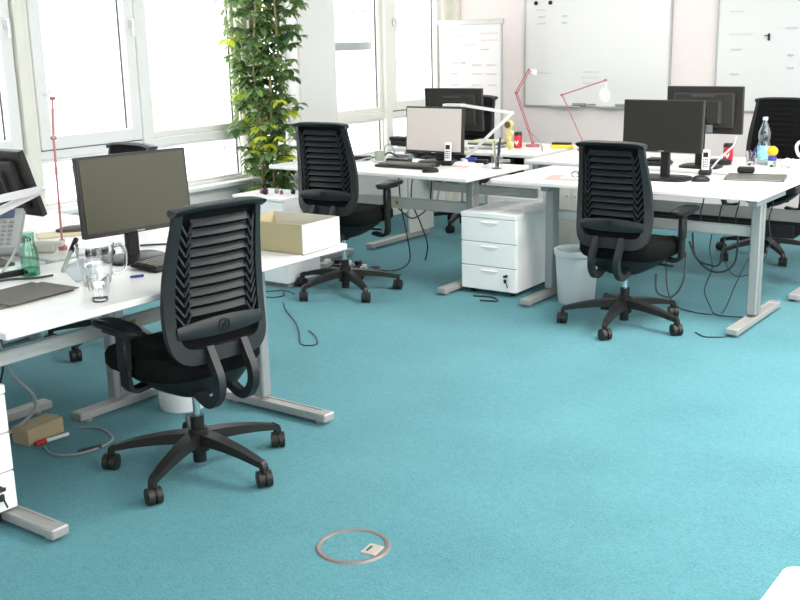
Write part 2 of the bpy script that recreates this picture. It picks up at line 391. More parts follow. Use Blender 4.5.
for k, x in enumerate((-4.862, -4.715)):
    b = nb(); cyl(b, (0, 0, 0), (0, -0.012, 0), 0.018, n=20); o = obj('magnet', b, m_blackp, loc=(x, YW-0.022, 1.875)); tag(o, ['round black magnet on the whiteboard, the one nearer the flip chart', 'round black magnet on the whiteboard, the one further from the flip chart'][k], 'magnet', 'black magnets on the whiteboard')
for k, x in enumerate((-4.40, -3.98)):
    b = nb(); bx(b, (0, 0, 0.0), (0.13, 0.035, 0.022), 0.004); cyl(b, (0.08, 0, 0), (0.16, 0, 0), 0.007, n=10); o = obj('board_marker', b, m_grey, loc=(x, YW-0.05, 0.981)); tag(o, ['grey board marker and eraser on the tray, nearer the flip chart', 'grey board marker and eraser on the tray, nearer the doubled monitors'][k], 'marker', 'markers on the whiteboard tray')
wb2, w2, h2 = whiteboard('wide whiteboard behind the black chair with a small dark clip on it', -3.175, -1.30, 0.945, 2.15)
b = nb()
for (x, z, w) in ((0.10, 0.80, 0.12), (0.10, 0.62, 0.20), (0.12, 0.50, 0.10), (0.55, 0.66, 0.10), (0.58, 0.45, 0.05), (0.58, 0.35, 0.06), (0.12, 0.30, 0.08)): scribble(b, x, -0.0235, z, w, 0.014, 14)
obj('marker_lettering', b, m_ink, wb2)
b = nb(); bx(b, (0, 0, 0), (0.018, 0.012, 0.055), 0.003); bx(b, (-0.02, 0, 0.01), (0.03, 0.008, 0.008), 0.001); o = obj('magnetic_clip', b, m_moni_back, loc=(-2.746, YW-0.03, 1.54)); tag(o, 'small dark clip stuck on the wide whiteboard above the bottle', 'clip')
# flip chart on its stand
t = thing('flip_chart', 'white flip chart board on a stand in the corner by the windows', 'flip chart', (-5.36, 8.45, 0), 0.0)
W_ = 0.67
b = nb(); face_box(b, -W_/2+0.012, W_/2-0.012, -0.012, 0.012, 0.66, 1.715); obj('panel', b, mat('flip_board', (0.74, 0.71, 0.70), 0.4), t)
b = nb(); face_box(b, -W_/2-0.015, W_/2+0.015, -0.02, 0.016, 1.70, 1.745, 0.004); obj('top_clamp', b, m_alu, t)
b = nb(); face_box(b, -W_/2, -W_/2+0.014, -0.015, 0.015, 0.65, 1.71); face_box(b, W_/2-0.014, W_/2, -0.015, 0.015, 0.65, 1.71); face_box(b, -W_/2, W_/2, -0.015, 0.015, 0.64, 0.665); obj('frame', b, m_alu, t)
for p, q in (((-0.1, 0.02, 1.5), (-0.3, -0.18, 0)), ((0.1, 0.02, 1.5), (0.3, -0.18, 0)), ((0, 0.02, 1.5), (0, 0.28, 0))):
    b = nb(); p = Vector(p) if p[0] == 0 else Vector((p[0], 0.035, 1.2)); cyl(b, p, Vector(q), 0.012, n=10); obj('leg', b, m_alu, t, True)
b = nb()
for (x, z, w) in ((-0.28, 1.60, 0.2), (0.1, 1.62, 0.2), (0.12, 1.56, 0.18), (-0.28, 1.52, 0.35), (0.1, 1.48, 0.1), (-0.2, 1.36, 0.08), (-0.1, 1.36, 0.05), (0.02, 1.34, 0.1), (0.18, 1.34, 0.1), (-0.2, 1.26, 0.06), (0.02, 1.26, 0.1), (0.18, 1.26, 0.1), (-0.2, 1.16, 0.06), (0.02, 1.16, 0.1), (0.2, 1.16, 0.08)): scribble(b, x, -0.0135, z, w, 0.009, 12)
obj('marker_lettering', b, m_inkr, t)

# ------------------------------------------------------------------ desks
def desk(label, loc, rz, width, depth, ztop, legs, beams=((0.35, 0.455, 0.525),), foot=(-0.18, 0.60), corner=None, sticker=None, tray=None, name='desk'):
    """local frame: x along the width (0..width), y from the user's edge (0) to the back (depth)"""
    t = thing(name, label, 'desk', loc, rz)
    b = nb(); bx(b, (width/2, depth/2, ztop-0.0125), (width, depth, 0.025), 0.004); obj('tabletop', b, m_desk, t)
    lx0, lx1 = legs[0][0], legs[-1][0]
    for (lx, ly, f0, f1) in legs:
        b = nb(); bx(b, (lx, ly, (ztop-0.06+0.06)/2), (0.055, 0.085, ztop-0.08-0.04), 0.006)
        bx(b, (lx-0.0285, ly+0.0, ztop/2), (0.006, 0.03, ztop-0.14)); bx(b, (lx+0.0285, ly, ztop/2), (0.006, 0.03, ztop-0.14))
        bx(b, (lx, (ly+depth/2)/2+0.03, ztop-0.045), (0.05, 0.5, 0.038), 0.004)
        L = obj('leg', b, m_metal, t)
        b = nb(); ym = (f0+f1)/2
        bx(b, (lx, ym, 0.031), (0.064, f1-f0-0.05, 0.030), 0.003); bx(b, (lx-0.026, ym, 0.047), (0.010, f1-f0-0.09, 0.006), 0.001); bx(b, (lx+0.026, ym, 0.047), (0.010, f1-f0-0.09, 0.006), 0.001)
        bx(b, (lx, f0+0.030, 0.033), (0.068, 0.060, 0.036), 0.005); bx(b, (lx, f1-0.030, 0.033), (0.068, 0.060, 0.036), 0.005)
        for yy in (f0+0.06, f1-0.06): cyl(b, (lx, yy, 0.0), (lx, yy, 0.018), 0.018, n=14)
        obj('foot', b, m_metal_l, t)
    for (by_, z0, z1) in beams:
        b = nb(); face_box(b, lx0+0.02, lx1-0.02, by_-0.02, by_+0.02, z0, z1, 0.006); B = obj('crossbeam', b, m_beam, t)
        if sticker is not None:
            s = nb(); face_box(s, sticker, sticker+0.022, by_-0.0225, by_-0.02, (z0+z1)/2-0.012, (z0+z1)/2+0.012); obj('warning_sticker', s, mat('sticker_yellow', (0.75, 0.6, 0.03), 0.5), B)
            s = nb(); face_box(s, sticker+0.026, sticker+0.048, by_-0.0225, by_-0.02, (z0+z1)/2-0.012, (z0+z1)/2+0.012); obj('warning_sticker', s, mat('sticker_dark', (0.35, 0.26, 0.05), 0.5), B)
    if tray:
        ty, z0, z1, xs = tray; b = nb(); tx0 = lx0+xs
        face_box(b, tx0, lx1-0.1, ty-0.07, ty+0.07, z0, z0+0.006); face_box(b, tx0, lx1-0.1, ty-0.075, ty-0.069, z0, z1); face_box(b, tx0, lx1-0.1, ty+0.069, ty+0.075, z0, z1)
        obj('cable_tray', b, m_blackp, t)
    return t
R90 = PI/2
# near left desk: width runs along +Y, user's side faces +X
desk('white height adjustable desk with olive screen monitor and cream carton', (-2.85, 1.81, 0), R90, 1.68, 0.80, 0.74, [(0.105, 0.70, -0.02, 0.80), (1.435, 0.33, -0.07, 0.55)], beams=((0.35, 0.528, 0.578),), sticker=0.72)
# desk B / desk A by the window, depth along Y
desk('white desk by the windows facing the tall monitor seen from behind', (-5.30, 2.60, 0), 0, 1.62, 0.80, 0.74, [(0.2, 0.33, 0.05, 0.85), (1.585, 0.29, 0.05, 0.85)], beams=((0.30, 0.46, 0.53),))
desk('white desk by the windows running out of the frame', (-5.50, 1.77, 0), 0, 1.80, 0.80, 0.74, [(0.2, 0.4, 0.05, 0.75), (1.52, 0.40, 0.30, 0.93)], beams=((0.40, 0.42, 0.48),))
# middle group
desk('white desk with pale lit monitor and folded white lamp', (-5.15, 5.46, 0), 0, 1.65, 0.78, 0.75, [(0.15, 0.33, 0.02, 0.70), (1.485, 0.33, -0.05, 0.70)], beams=((0.40, 0.455, 0.53),), sticker=0.80)
d2b = desk('white desk behind the pale lit monitor holding a red can and magazines', (-5.15, 6.86, 0), 0, 1.35, 0.80, 0.74, [(0.17, 0.10, -0.50, 0.30), (1.25, 0.40, 0.05, 0.75)], beams=((0.26, 0.38, 0.45),), tray=(0.12, 0.58, 0.70, 0.1))
b = nb(); face_box(b, 0.205, 0.225, -0.02, 0.32, 0.06, 0.70, 0.004); obj('side_panel', b, mat('pale_grey_panel', (0.55, 0.58, 0.54), 0.6), d2b)
b = nb(); face_box(b, 1.31, 1.33, 0.03, 0.72, 0.56, 0.712, 0.003); obj('side_panel', b, m_metal_d, d2b)
# right group
desk('white desk with charcoal screen monitor beside the white drawer unit', (-3.40, 5.58, 0), 0, 1.65, 0.80, 0.74, [(0.335, 0.18, -0.16, 0.58), (1.60, 0.18, -0.16, 0.58)], beams=((0.22, 0.485, 0.545),), tray=None)
desk('white desk with a water bottle and the monitor seen from behind', (-3.72, 6.56, 0), 0, 2.12, 0.80, 0.74, [(0.08, 0.25, -0.15, 0.60), (1.97, 0.25, -0.20, 0.60)], beams=((0.34, 0.38, 0.47),), tray=(0.14, 0.335, 0.415, 0.52))
# desk corner in front
def corner_desk():
    t = thing('side_table', 'white table corner at the bottom edge of the picture', 'table', (-0.435, 1.655, 0))
    b = nb(); r = 0.025; P = []
    for cx, cy, a0 in ((r, -r, 90), (r, -0.8+r, 180), (0.8-r, -0.8+r, 270), (0.8-r, -r, 0)):
        for k in range(6):
            a = math.radians(a0+90*k/5 if a0 != 90 else 90+90*k/5); P.append((cx+r*math.cos(a), cy+r*math.sin(a)))
    prism(b, P, 0.715, 0.74); obj('tabletop', b, m_white, t)
    for x, y in ((0.08, -0.08), (0.72, -0.08), (0.08, -0.72), (0.72, -0.72)):
        b = nb(); cyl(b, (x, y, 0), (x, y, 0.716), 0.02, n=16); obj('leg', b, m_metal, t, True)
corner_desk()

# ------------------------------------------------------------------ office chairs
def lerp_tab(tab, z):
    for (z0, v0), (z1, v1) in zip(tab, tab[1:]):
        if z <= z1:
            t = max(0, min(1, (z-z0)/(z1-z0))); t = t*t*(3-2*t) if len(tab) < 4 else t
            return v0+(v1-v0)*t
    return tab[-1][1]
YB = [(0.38, -0.208), (0.47, -0.208), (0.54, -0.198), (0.62, -0.186), (0.70, -0.184), (0.80, -0.192), (0.90, -0.208), (0.98, -0.226), (1.05, -0.238)]
def yb(z): return lerp_tab(YB, z)
OUT = [(0.0, 0.475), (0.11, 0.472), (0.170, 0.482), (0.205, 0.515), (0.219, 0.565), (0.223, 0.63), (0.221, 0.71), (0.214, 0.80), (0.202, 0.89), (0.192, 0.97), (0.187, 1.030)]
INN = [(0.0, 0.530), (0.09, 0.528), (0.140, 0.533), (0.164, 0.550), (0.176, 0.58), (0.181, 0.63), (0.180, 0.71), (0.174, 0.80), (0.167, 0.89), (0.160, 0.97), (0.156, 1.014)]
def make_chair(name, label, arm_z=0.66, arm_y=0.13, base_rot=0.0, lift=0.0, group='black office chairs at the desks', mesh_only=False):
    t = thing(name, label, 'office chair', group=group)
    # seat
    b = nb(); sloft(b, [(0, 0.065, 0.395, 0.20, 0.20), (0, 0.065, 0.404, 0.235, 0.238), (0, 0.065, 0.430, 0.250, 0.256), (0, 0.065, 0.470, 0.250, 0.256), (0, 0.065, 0.492, 0.238, 0.242), (0, 0.065, 0.500, 0.205, 0.21)], 36, 3.6)
    for v in b.verts:
        if v.co.y > 0.15 and v.co.z > 0.40: v.co.z -= (v.co.y-0.15)**2*1.6
    obj('seat', b, m_fabric, t, True)
    b = nb(); sloft(b, [(0, 0.0, 0.300, 0.06, 0.07), (0, 0.0, 0.312, 0.10, 0.11), (0, 0.0, 0.345, 0.165, 0.155), (0, 0.02, 0.385, 0.215, 0.19), (0, 0.03, 0.408, 0.225, 0.205)], 32, 2.6); obj('seat_shell', b, m_blackp, t, True)
    # back frame
    b = nb(); o_s = [(-x, z) for x, z in OUT[:0:-1]]+OUT; i_s = [(-x, z) for x, z in INN[:0:-1]]+INN
    fo = []; 
    for (xo, zo), (xi, zi) in zip(smooth_path([(x, 0, z) for x, z in o_s], 3), smooth_path([(x, 0, z) for x, z in i_s], 3)) if False else zip([(p.x, p.z) for p in smooth_path([(x, 0, z) for x, z in o_s], 3)], [(p.x, p.z) for p in smooth_path([(x, 0, z) for x, z in i_s], 3)]):
        dcurve = 0.030*(xo/0.24)**2
        yo = yb(zo)+dcurve; yi = yb(zi)+0.030*(xi/0.24)**2
        fo.append([b.verts.new((xo, yo+0.006, zo)), b.verts.new((xo*0.985, yo-0.012, zo+ (0.004 if zo < 0.45 else 0))), b.verts.new((xi, yi-0.016, zi)), b.verts.new((xi, yi+0.012, zi))])
    for a, c in zip(fo, fo[1:]):
        for j in range(4): b.faces.new((a[j], a[(j+1) % 4], c[(j+1) % 4], c[j]))
    b.faces.new(fo[0][::-1]); b.faces.new(fo[-1])
    obj('back_frame', b, m_blackf, t, True)
    # top rail, flipped backwards
    b = nb(); secs = []
    for i in range(17):
        x = -0.193+0.386*i/16; z = 1.040-0.012*(x/0.193)**4; y = yb(1.02)+0.020*(x/0.193)**2
        secs.append([b.verts.new(v) for v in ((x, y+0.016, z-0.014), (x, y-0.012, z-0.018), (x, y-0.036, z-0.004), (x, y-0.042, z+0.005), (x, y-0.030, z+0.008), (x, y+0.010, z+0.010), (x, y+0.020, z))])
    for a, c in zip(secs, secs[1:]):
        for j in range(7): b.faces.new((a[j], a[(j+1) % 7], c[(j+1) % 7], c[j]))
    b.faces.new(secs[0][::-1]); b.faces.new(secs[-1]); obj('top_rail', b, m_blackf, t, True)
    # membrane (cushion side)
    b = nb(); N = 60; g = []
    for i in range(N+1):
        z = 0.520+(1.036-0.520)*i/N; w = lerp_tab([(zz, xx) for xx, zz in INN[2:]], z)+0.006; row = []
        for j in range(9):
            x = -w+2*w*j/8; row.append((x, yb(z)+0.030*(x/0.24)**2, z))
        g.append(row)
    fr = [[b.verts.new((x, y+0.020+0.005*math.sin((z-0.52)*2*PI/0.0361)*(1-abs(x)/0.2), z)) for x, y, z in row] for row in g]; bk = [[b.verts.new((x, y+0.012, z)) for x, y, z in row] for row in g]
    for i in range(N):
        for j in range(8): b.faces.new((fr[i][j], fr[i][j+1], fr[i+1][j+1], fr[i+1][j])); b.faces.new((bk[i][j], bk[i+1][j], bk[i+1][j+1], bk[i][j+1]))
    for i in range(N): b.faces.new((fr[i][0], fr[i+1][0], bk[i+1][0], bk[i][0])); b.faces.new((fr[i][8], bk[i][8], bk[i+1][8], fr[i+1][8]))
    for j in range(8): b.faces.new((fr[0][j], bk[0][j], bk[0][j+1], fr[0][j+1])); b.faces.new((fr[N][j], fr[N][j+1], bk[N][j+1], bk[N][j]))
    obj('back_cushion', b, m_mesh, t, True)
    # slats with folded zigzag ends
    b = nb(); NS = 10; zs = [0.660+(0.985-0.660)*i/(NS-1) for i in range(NS)]; pitch = zs[1]-zs[0]
    for i, z in enumerate(zs):
        hw = 0.122; hh = pitch*0.36
        row = []
        for j in range(9):
            x = -hw+2*hw*j/8; y = yb(z)+0.03*(x/0.24)**2
            bow = 0.006*(1-(x/hw)**2)
            row.append([b.verts.new(v) for v in ((x, y-0.002, z+hh-bow*0.3), (x, y+0.004, z+hh), (x, y-0.010, z-hh-bow*0.3), (x, y-0.016, z-hh+0.002))])
        for a, c in zip(row, row[1:]):
            for k in range(4): b.faces.new((a[k], a[(k+1) % 4], c[(k+1) % 4], c[k]))
        b.faces.new(row[0][::-1]); b.faces.new(row[-1])
        for s in (-1, 1):     # down to the V, then up to the frame
            wi = lerp_tab([(zz, xx) for xx, zz in INN[2:]], z)
            p0 = Vector((s*0.120, yb(z)-0.004, z)); p1 = Vector((s*(0.120+(wi-0.120)*0.45), yb(z-0.03)-0.002, z-pitch*1.25)); p2 = Vector((s*(wi+0.003), yb(z+0.01)+0.014, z+pitch*0.35))
            rsweep(b, [p0, p1], (0, 1, 0), 0.009, pitch*0.22, 1); rsweep(b, [p1, p2], (0, 1, 0), 0.009, pitch*0.20, 1)
    obj('back_slat', b, m_slat, t, False)
    # lumbar bar with round emblem
    b = nb(); row = []; NB = 16
    for j in range(NB+1):
        x = -0.186+0.372*j/NB; u = x/0.186; hh = 0.022+0.013*(1-u*u); zc = 0.600-0.006*u*u; y = yb(zc)+0.03*(x/0.24)**2-0.020
        row.append([b.verts.new(v) for v in ((x, y, zc+hh), (x, y-0.005, zc+hh*0.6), (x, y-0.007, zc), (x, y-0.005, zc-hh*0.6), (x, y, zc-hh), (x, y+0.010, zc-hh), (x, y+0.010, zc+hh))])
    for a, c in zip(row, row[1:]):
        for k in range(7): b.faces.new((a[k], a[(k+1) % 7], c[(k+1) % 7], c[k]))
    b.faces.new(row[0][::-1]); b.faces.new(row[-1]); lb = obj('lumbar_support', b, m_blackf, t, True)
    b = nb(); yy = yb(0.600)-0.0275; n = 24; r0, r1 = 0.0205, 0.0245; R = []
    for j in range(n):
        a = 2*PI*j/n; c, s = math.cos(a), math.sin(a)
        R.append([b.verts.new((c*r0, yy, 0.600+s*r0)), b.verts.new((c*r0, yy-0.003, 0.600+s*r0)), b.verts.new((c*r1, yy-0.003, 0.600+s*r1)), b.verts.new((c*r1, yy, 0.600+s*r1))])
    for j in range(n):
        a, c = R[j], R[(j+1) % n]
        for k in range(4): b.faces.new((a[k], a[(k+1) % 4], c[(k+1) % 4], c[k]))
    for s in (-1, 1): bx(b, (s*0.006, yy-0.001, 0.600+s*0.004), (0.006, 0.003, 0.026), 0.001)
    bx(b, (0, yy-0.001, 0.600), (0.018, 0.003, 0.005)); obj('emblem', b, m_blackp, lb)
    # hooks from the frame under the seat
    for s in (-1, 1):
        b = nb(); rsweep(b, [(s*0.075, -0.212, 0.530), (s*0.075, -0.243, 0.475), (s*0.075, -0.268, 0.425), (s*0.075, -0.266, 0.370), (s*0.075, -0.230, 0.325), (s*0.075, -0.185, 0.318), (s*0.075, -0.13, 0.340), (s*0.075, -0.08, 0.365)], (1, 0, 0), 0.030, 0.034, 5)
        obj('back_bracket', b, m_blackf, t, True)
    # armrests
    for s in (-1, 1):
        b = nb(); rsweep(b, [(s*0.17, arm_y-0.04, 0.385), (s*0.235, arm_y-0.04, 0.375), (s*0.268, arm_y-0.04, 0.385), (s*0.275, arm_y-0.04, 0.42)], (0, 1, 0), 0.05, 0.018, 4)
        bx(b, (s*0.277, arm_y-0.04, (0.40+arm_z-0.02)/2), (0.022, 0.055, arm_z-0.02-0.38), 0.006); bx(b, (s*0.277, arm_y-0.04, arm_z-0.10), (0.03, 0.062, 0.13), 0.006)
        prism(b, [(s*0.277-0.03, arm_y-0.11), (s*0.277+0.03, arm_y-0.11), (s*0.277+0.03, arm_y+0.05), (s*0.277-0.03, arm_y+0.05)], arm_z-0.03, arm_z-0.015)
        a = obj('armrest', b, m_blackp, t, True)
        b = nb(); sloft(b, [(s*0.275, arm_y, arm_z-0.018, 0.036, 0.125), (s*0.275, arm_y, arm_z-0.008, 0.045, 0.138), (s*0.275, arm_y, arm_z+0.004, 0.045, 0.138), (s*0.275, arm_y, arm_z+0.010, 0.036, 0.128)], 28, 3.0)
        for v in b.verts: v.co.z -= max(0, (abs(v.co.y-arm_y)-0.06))*0.10
        obj('arm_pad', b, m_blackp, a, True)
    for ch in t.children:
        if not ch.name.startswith('armrest'): ch.location.z = lift
    # column
    b = nb(); cyl(b, (0, 0, 0.20), (0, 0, 0.305+lift), 0.014, n=20); obj('gas_column', b, m_chrome, t, True)
    b = nb(); cyl(b, (0, 0, 0.028), (0, 0, 0.215), 0.026, n=20); cyl(b, (0, 0, 0.075), (0, 0, 0.165), 0.042, 0.036, n=20)
    obj('base_hub', b, m_blackp, t, True)
    b = nb(); cyl(b, (0, 0, 0.285+lift), (0, 0, 0.312+lift), 0.032, 0.05, n=20); obj('column_collar', b, m_blackp, t, True)
    b = nb(); cyl(b, (0.10, 0.02, 0.37+lift), (0.27, 0.02, 0.362+lift), 0.007, n=8); obj('height_lever', b, m_blackp, t, True)
    for k in range(5):
        a = base_rot+2*PI*k/5; d = Vector((math.cos(a), math.sin(a), 0)); side = Vector((-d.y, d.x, 0))
        b = nb(); rsweep(b, [d*0.02+Vector((0, 0, 0.128)), d*0.12+Vector((0, 0, 0.124)), d*0.24+Vector((0, 0, 0.108)), d*0.335+Vector((0, 0, 0.087))], side, 0.062, 0.048, 4, w_end=0.028, h_end=0.022)
        rsweep(b, [d*0.325+Vector((0, 0, 0.094)), d*0.34+Vector((0, 0, 0.085)), d*0.343+Vector((0, 0, 0.055))], side, 0.026, 0.022, 3)
        L = obj('leg', b, mat('chair_base_plastic', (0.015, 0.014, 0.013), 0.42, Specular_IOR_Level=0.35), t, True)
        ca = a+0.9+k*1.7; c = Vector((math.cos(ca), math.sin(ca), 0)); s2 = Vector((-c.y, c.x, 0)); ctr = d*0.343 + c*0.006; b = nb()
        for s in (-1, 1):
            p = ctr+s2*s*0.015; cyl(b, p-s2*0.011+Vector((0, 0, 0.032)), p+s2*0.011+Vector((0, 0, 0.032)), 0.032, n=24); cyl(b, p+s2*s*0.011+Vector((0, 0, 0.032)), p+s2*s*0.0125+Vector((0, 0, 0.032)), 0.020, n=20)
        cyl(b, ctr-s2*0.006+Vector((0, 0, 0.033)), ctr+s2*0.006+Vector((0, 0, 0.033)), 0.025, n=16); cyl(b, d*0.343+Vector((0, 0, 0.045)), d*0.343+Vector((0, 0, 0.075)), 0.008, n=10)
        obj('castor', b, m_wheel, L, True)
    return t
def put_chair(label, x, y, rz, arm_z, arm_y, base_world, lift=0.0, name='office_chair'):
    c = make_chair(name, label, arm_z, arm_y, base_world-rz, lift); c.location = (x, y, 0); c.rotation_euler = (0, 0, rz); return c
rad = math.radians
put_chair('black office chair nearest the camera, pushed up to the desk with the jug', -2.908, 2.614, rad(82), 0.62, 0.06, rad(-72.3), 0.012)
put_chair('black office chair between the potted plant and the pale lit monitor', -4.265, 5.19, rad(6), 0.71, 0.13, rad(-101.7), 0.062)
put_chair('black office chair beside the grey bin in front of the charcoal screen', -2.40, 5.378, rad(-1), 0.66, 0.15, rad(-83))
put_chair('black office chair by the windows, mostly hidden behind the olive screen', -4.60, 3.57, rad(176), 0.66, 0.13, rad(-73), 0.03)
put_chair('black office chair behind the rear facing monitor by the flip chart', -4.93, 7.62, rad(170), 0.66, 0.13, rad(-75), 0.06)
put_chair('black office chair before the wide whiteboard, behind the water bottle', -2.33, 7.60, rad(178), 0.66, 0.13, rad(-122), 0.075)

# ------------------------------------------------------------------ drawer units
def drawer_unit(label, loc, rz, w=0.42, d=0.55, h=0.52, castors=True, keys=True, name='drawer_unit', group=None, z0=0.032):
    """front faces local -Y, x 0..w"""
    t = thing(name, label, 'drawer unit', loc, rz, group)
    b = nb(); face_box(b, 0, w, 0.018, d, z0, h-0.03, 0.003); obj('body', b, m_white, t)
    b = nb(); face_box(b, -0.001, w+0.001, -0.004, d+0.002, h-0.031, h, 0.003); obj('top', b, m_white, t)
    b = nb(); face_box(b, 0.004, w-0.004, 0.010, 0.020, z0+0.002, h-0.03); obj('recess', b, m_seam, t)
    n = 3; H = h-0.032-z0
    for i in range(n):
        za = z0+H*i/n+0.0025; zb = z0+H*(i+1)/n-0.0025
        b = nb(); face_box(b, 0.001, w-0.001, -0.002, 0.016, za, zb, 0.003); dr = obj('drawer', b, m_white, t)
        b = nb(); N = 10; cx = w*0.52; zt = zb-0.018   # shallow curved grip
        f = []
        for j in range(N+1):
            x = -0.06+0.12*j/N; f.append([b.verts.new((cx+x, -0.0015, zt)), b.verts.new((cx+x, -0.009, zt-0.005)), b.verts.new((cx+x, -0.0015, zt-0.010-0.026*(1-(x/0.06)**2)))])
        for a, c in zip(f, f[1:]):
            for k in range(3): b.faces.new((a[k], a[(k+1) % 3], c[(k+1) % 3], c[k]))
        b.faces.new(f[0]); b.faces.new(f[-1][::-1]); obj('handle', b, m_white, dr)
        if keys and i == 0:
            b = nb(); zc = zb-0.045; xk = w-0.065
            cyl(b, (xk, -0.001, zc), (xk, -0.012, zc), 0.010, n=14); bx(b, (xk, -0.022, zc), (0.026, 0.006, 0.014), 0.002); bx(b, (xk-0.002, -0.016, zc-0.030), (0.020, 0.005, 0.026), 0.004); bx(b, (xk+0.010, -0.016, zc-0.056), (0.006, 0.003, 0.034), M4=Matrix.Rotation(-0.35, 4, 'Y'))
            obj('key', b, m_moni_back, dr)
    if castors:
        for x in (0.05, w-0.05):
            for y in (0.06, d-0.06):
                b = nb(); cyl(b, (x-0.010, y, z0/2), (x+0.010, y, z0/2), z0/2, n=16); bx(b, (x, y, z0-0.003), (0.03, 0.03, 0.008)); obj('castor', b, m_wheel, t, True)
    return t
drawer_unit('white three drawer unit with key standing beside the grey bin', (-3.615, 5.575, 0), rad(1), 0.395, 0.52, 0.525)
drawer_unit('white drawer unit with hanging keys under the nearest desk, cut by the frame', (-3.085, 1.51, 0), R90, 0.42, 0.40, 0.50, z0=0.056)
t = thing('low_cabinet', 'white low cabinet holding small trinkets in front of the potted plant', 'cabinet', (-5.10, 5.04, 0))
b = nb(); face_box(b, 0, 0.45, 0.02, 0.355, 0.03, 0.58, 0.003); obj('body', b, m_white, t)
b = nb(); face_box(b, -0.002, 0.452, -0.002, 0.36, 0.58, 0.60, 0.003); obj('top', b, m_white, t)
for x0, x1 in ((0.002, 0.2235), (0.2265, 0.448)):
    b = nb(); face_box(b, x0, x1, 0.0, 0.018, 0.035, 0.575, 0.002); dd_ = obj('door', b, m_white, t)
    b = nb(); xh = x1-0.03 if x0 < 0.1 else x0+0.03; cyl(b, (xh, -0.012, 0.45), (xh, 0.002, 0.45), 0.009, n=12); obj('knob', b, m_alu, dd_)
b = nb(); face_box(b, 0.02, 0.43, 0.04, 0.33, 0.0, 0.03); obj('plinth', b, m_grey, t)

t = thing('storage_cabinet', 'pale beige cabinet under the desk behind the grey waste bin', 'cabinet', (-3.59, 6.60, 0))
m_beige = mat('pale_beige_lacquer', (0.62, 0.61, 0.54), 0.5)
b = nb(); face_box(b, 0, 0.44, 0.02, 0.22, 0.03, 0.60, 0.003); obj('body', b, m_beige, t)
for x0, x1 in ((0.002, 0.219), (0.221, 0.438)):
    b = nb(); face_box(b, x0, x1, 0.0, 0.018, 0.035, 0.595, 0.002); dd_ = obj('door', b, m_beige, t); b = nb(); xh = x1-0.03 if x0 < 0.1 else x0+0.03; cyl(b, (xh, -0.012, 0.5), (xh, 0.002, 0.5), 0.009, n=12); obj('knob', b, m_alu, dd_)
b = nb(); face_box(b, 0.02, 0.42, 0.04, 0.20, 0.0, 0.03); obj('plinth', b, m_grey, t)
# ------------------------------------------------------------------ monitors
def monitor(label, loc, yaw, tilt, w, h, zc, screen, deep=0.05, stand=True, group='computer monitors', base=(0.26, 0.20), back_detail=True):
    """screen faces local -Y; loc = foot position on the desk; zc centre height above the desk"""
    t = thing('monitor', label, 'monitor', loc, yaw, group)
    T = Matrix.Translation((0, 0, zc)) @ Matrix.Rotation(-tilt, 4, 'X')
    def part(name, boxes, m, parent=t, bev=0.004):
        b = nb()
        for c, s in boxes: bx(b, c, s, bev)
        bmesh.ops.transform(b, matrix=T, verts=b.verts); return obj(name, b, m, parent)
    hs = part('housing', [((0, 0.0, 0), (w, 0.03, h))], m_bezel)
    part('screen', [((0, -0.0165, 0.004), (w-0.024, 0.003, h-0.030))], screen, t, 0.0)
    part('bezel_button', [((0, -0.0165, -h/2+0.007), (0.035, 0.002, 0.005))], m_grey, t, 0.0)
    bc = part('back_cover', [((0, 0.025, 0.0), (w*0.80, 0.03, h*0.74)), ((0, 0.042, -0.01), (w*0.50, 0.02, h*0.50))], m_moni_back, t, 0.008)
    part('vent', [((0, 0.041, h*0.31), (w*0.3, 0.006, 0.012)), ((-w*0.22, 0.0545, -0.01), (0.012, 0.006, h*0.46))], m_gasket, bc, 0.0)
    part('port_plate', [((-w*0.05, 0.041, -h*0.38), (0.09, 0.006, 0.05))], m_port, bc, 0.0)
    b = nb(); bx(b, (0, 0.055, (zc+0.02)/2), (0.055, 0.03, zc), 0.006); bx(b, (0, 0.05, zc-0.02), (0.09, 0.03, 0.09), 0.005); obj('stand', b, m_blackp, t)
    b = nb(); sloft(b, [(0, 0.03, 0.0, base[0]/2, base[1]/2), (0, 0.03, 0.010, base[0]/2, base[1]/2), (0, 0.03, 0.016, base[0]/2-0.012, base[1]/2-0.012)], 32, 4.0); obj('stand_base', b, m_blackp, t, True)
    return t
ZD = 0.74
monitor('monitor with blank olive screen on the nearest desk behind the glass jug', (-3.37, 2.785, ZD), rad(80), rad(4), 0.492, 0.318, 0.280, m_screen1)
monitor('black monitor seen from behind and tilted back at the edge of frame', (-4.285, 2.78, ZD), rad(180), rad(17), 0.50, 0.31, 0.273, m_screen3)
monitor('monitor with pale lit screen beside the cordless phone', (-4.145, 6.07, 0.75), rad(-1), rad(3), 0.478, 0.318, 0.226, m_screen2)
monitor('black monitor seen from behind in front of the flip chart', (-4.66, 7.10, ZD), rad(183), rad(4), 0.52, 0.33, 0.30, m_screen3)
monitor('monitor with blank charcoal screen on a rectangular stand', (-2.475, 6.02, ZD), rad(0), rad(2), 0.495, 0.305, 0.317, m_screen3, base=(0.34, 0.24))
monitor('black monitor seen from behind in front of the wide whiteboard', (-2.485, 6.72, ZD), rad(180), rad(2), 0.50, 0.30, 0.365, m_screen3)

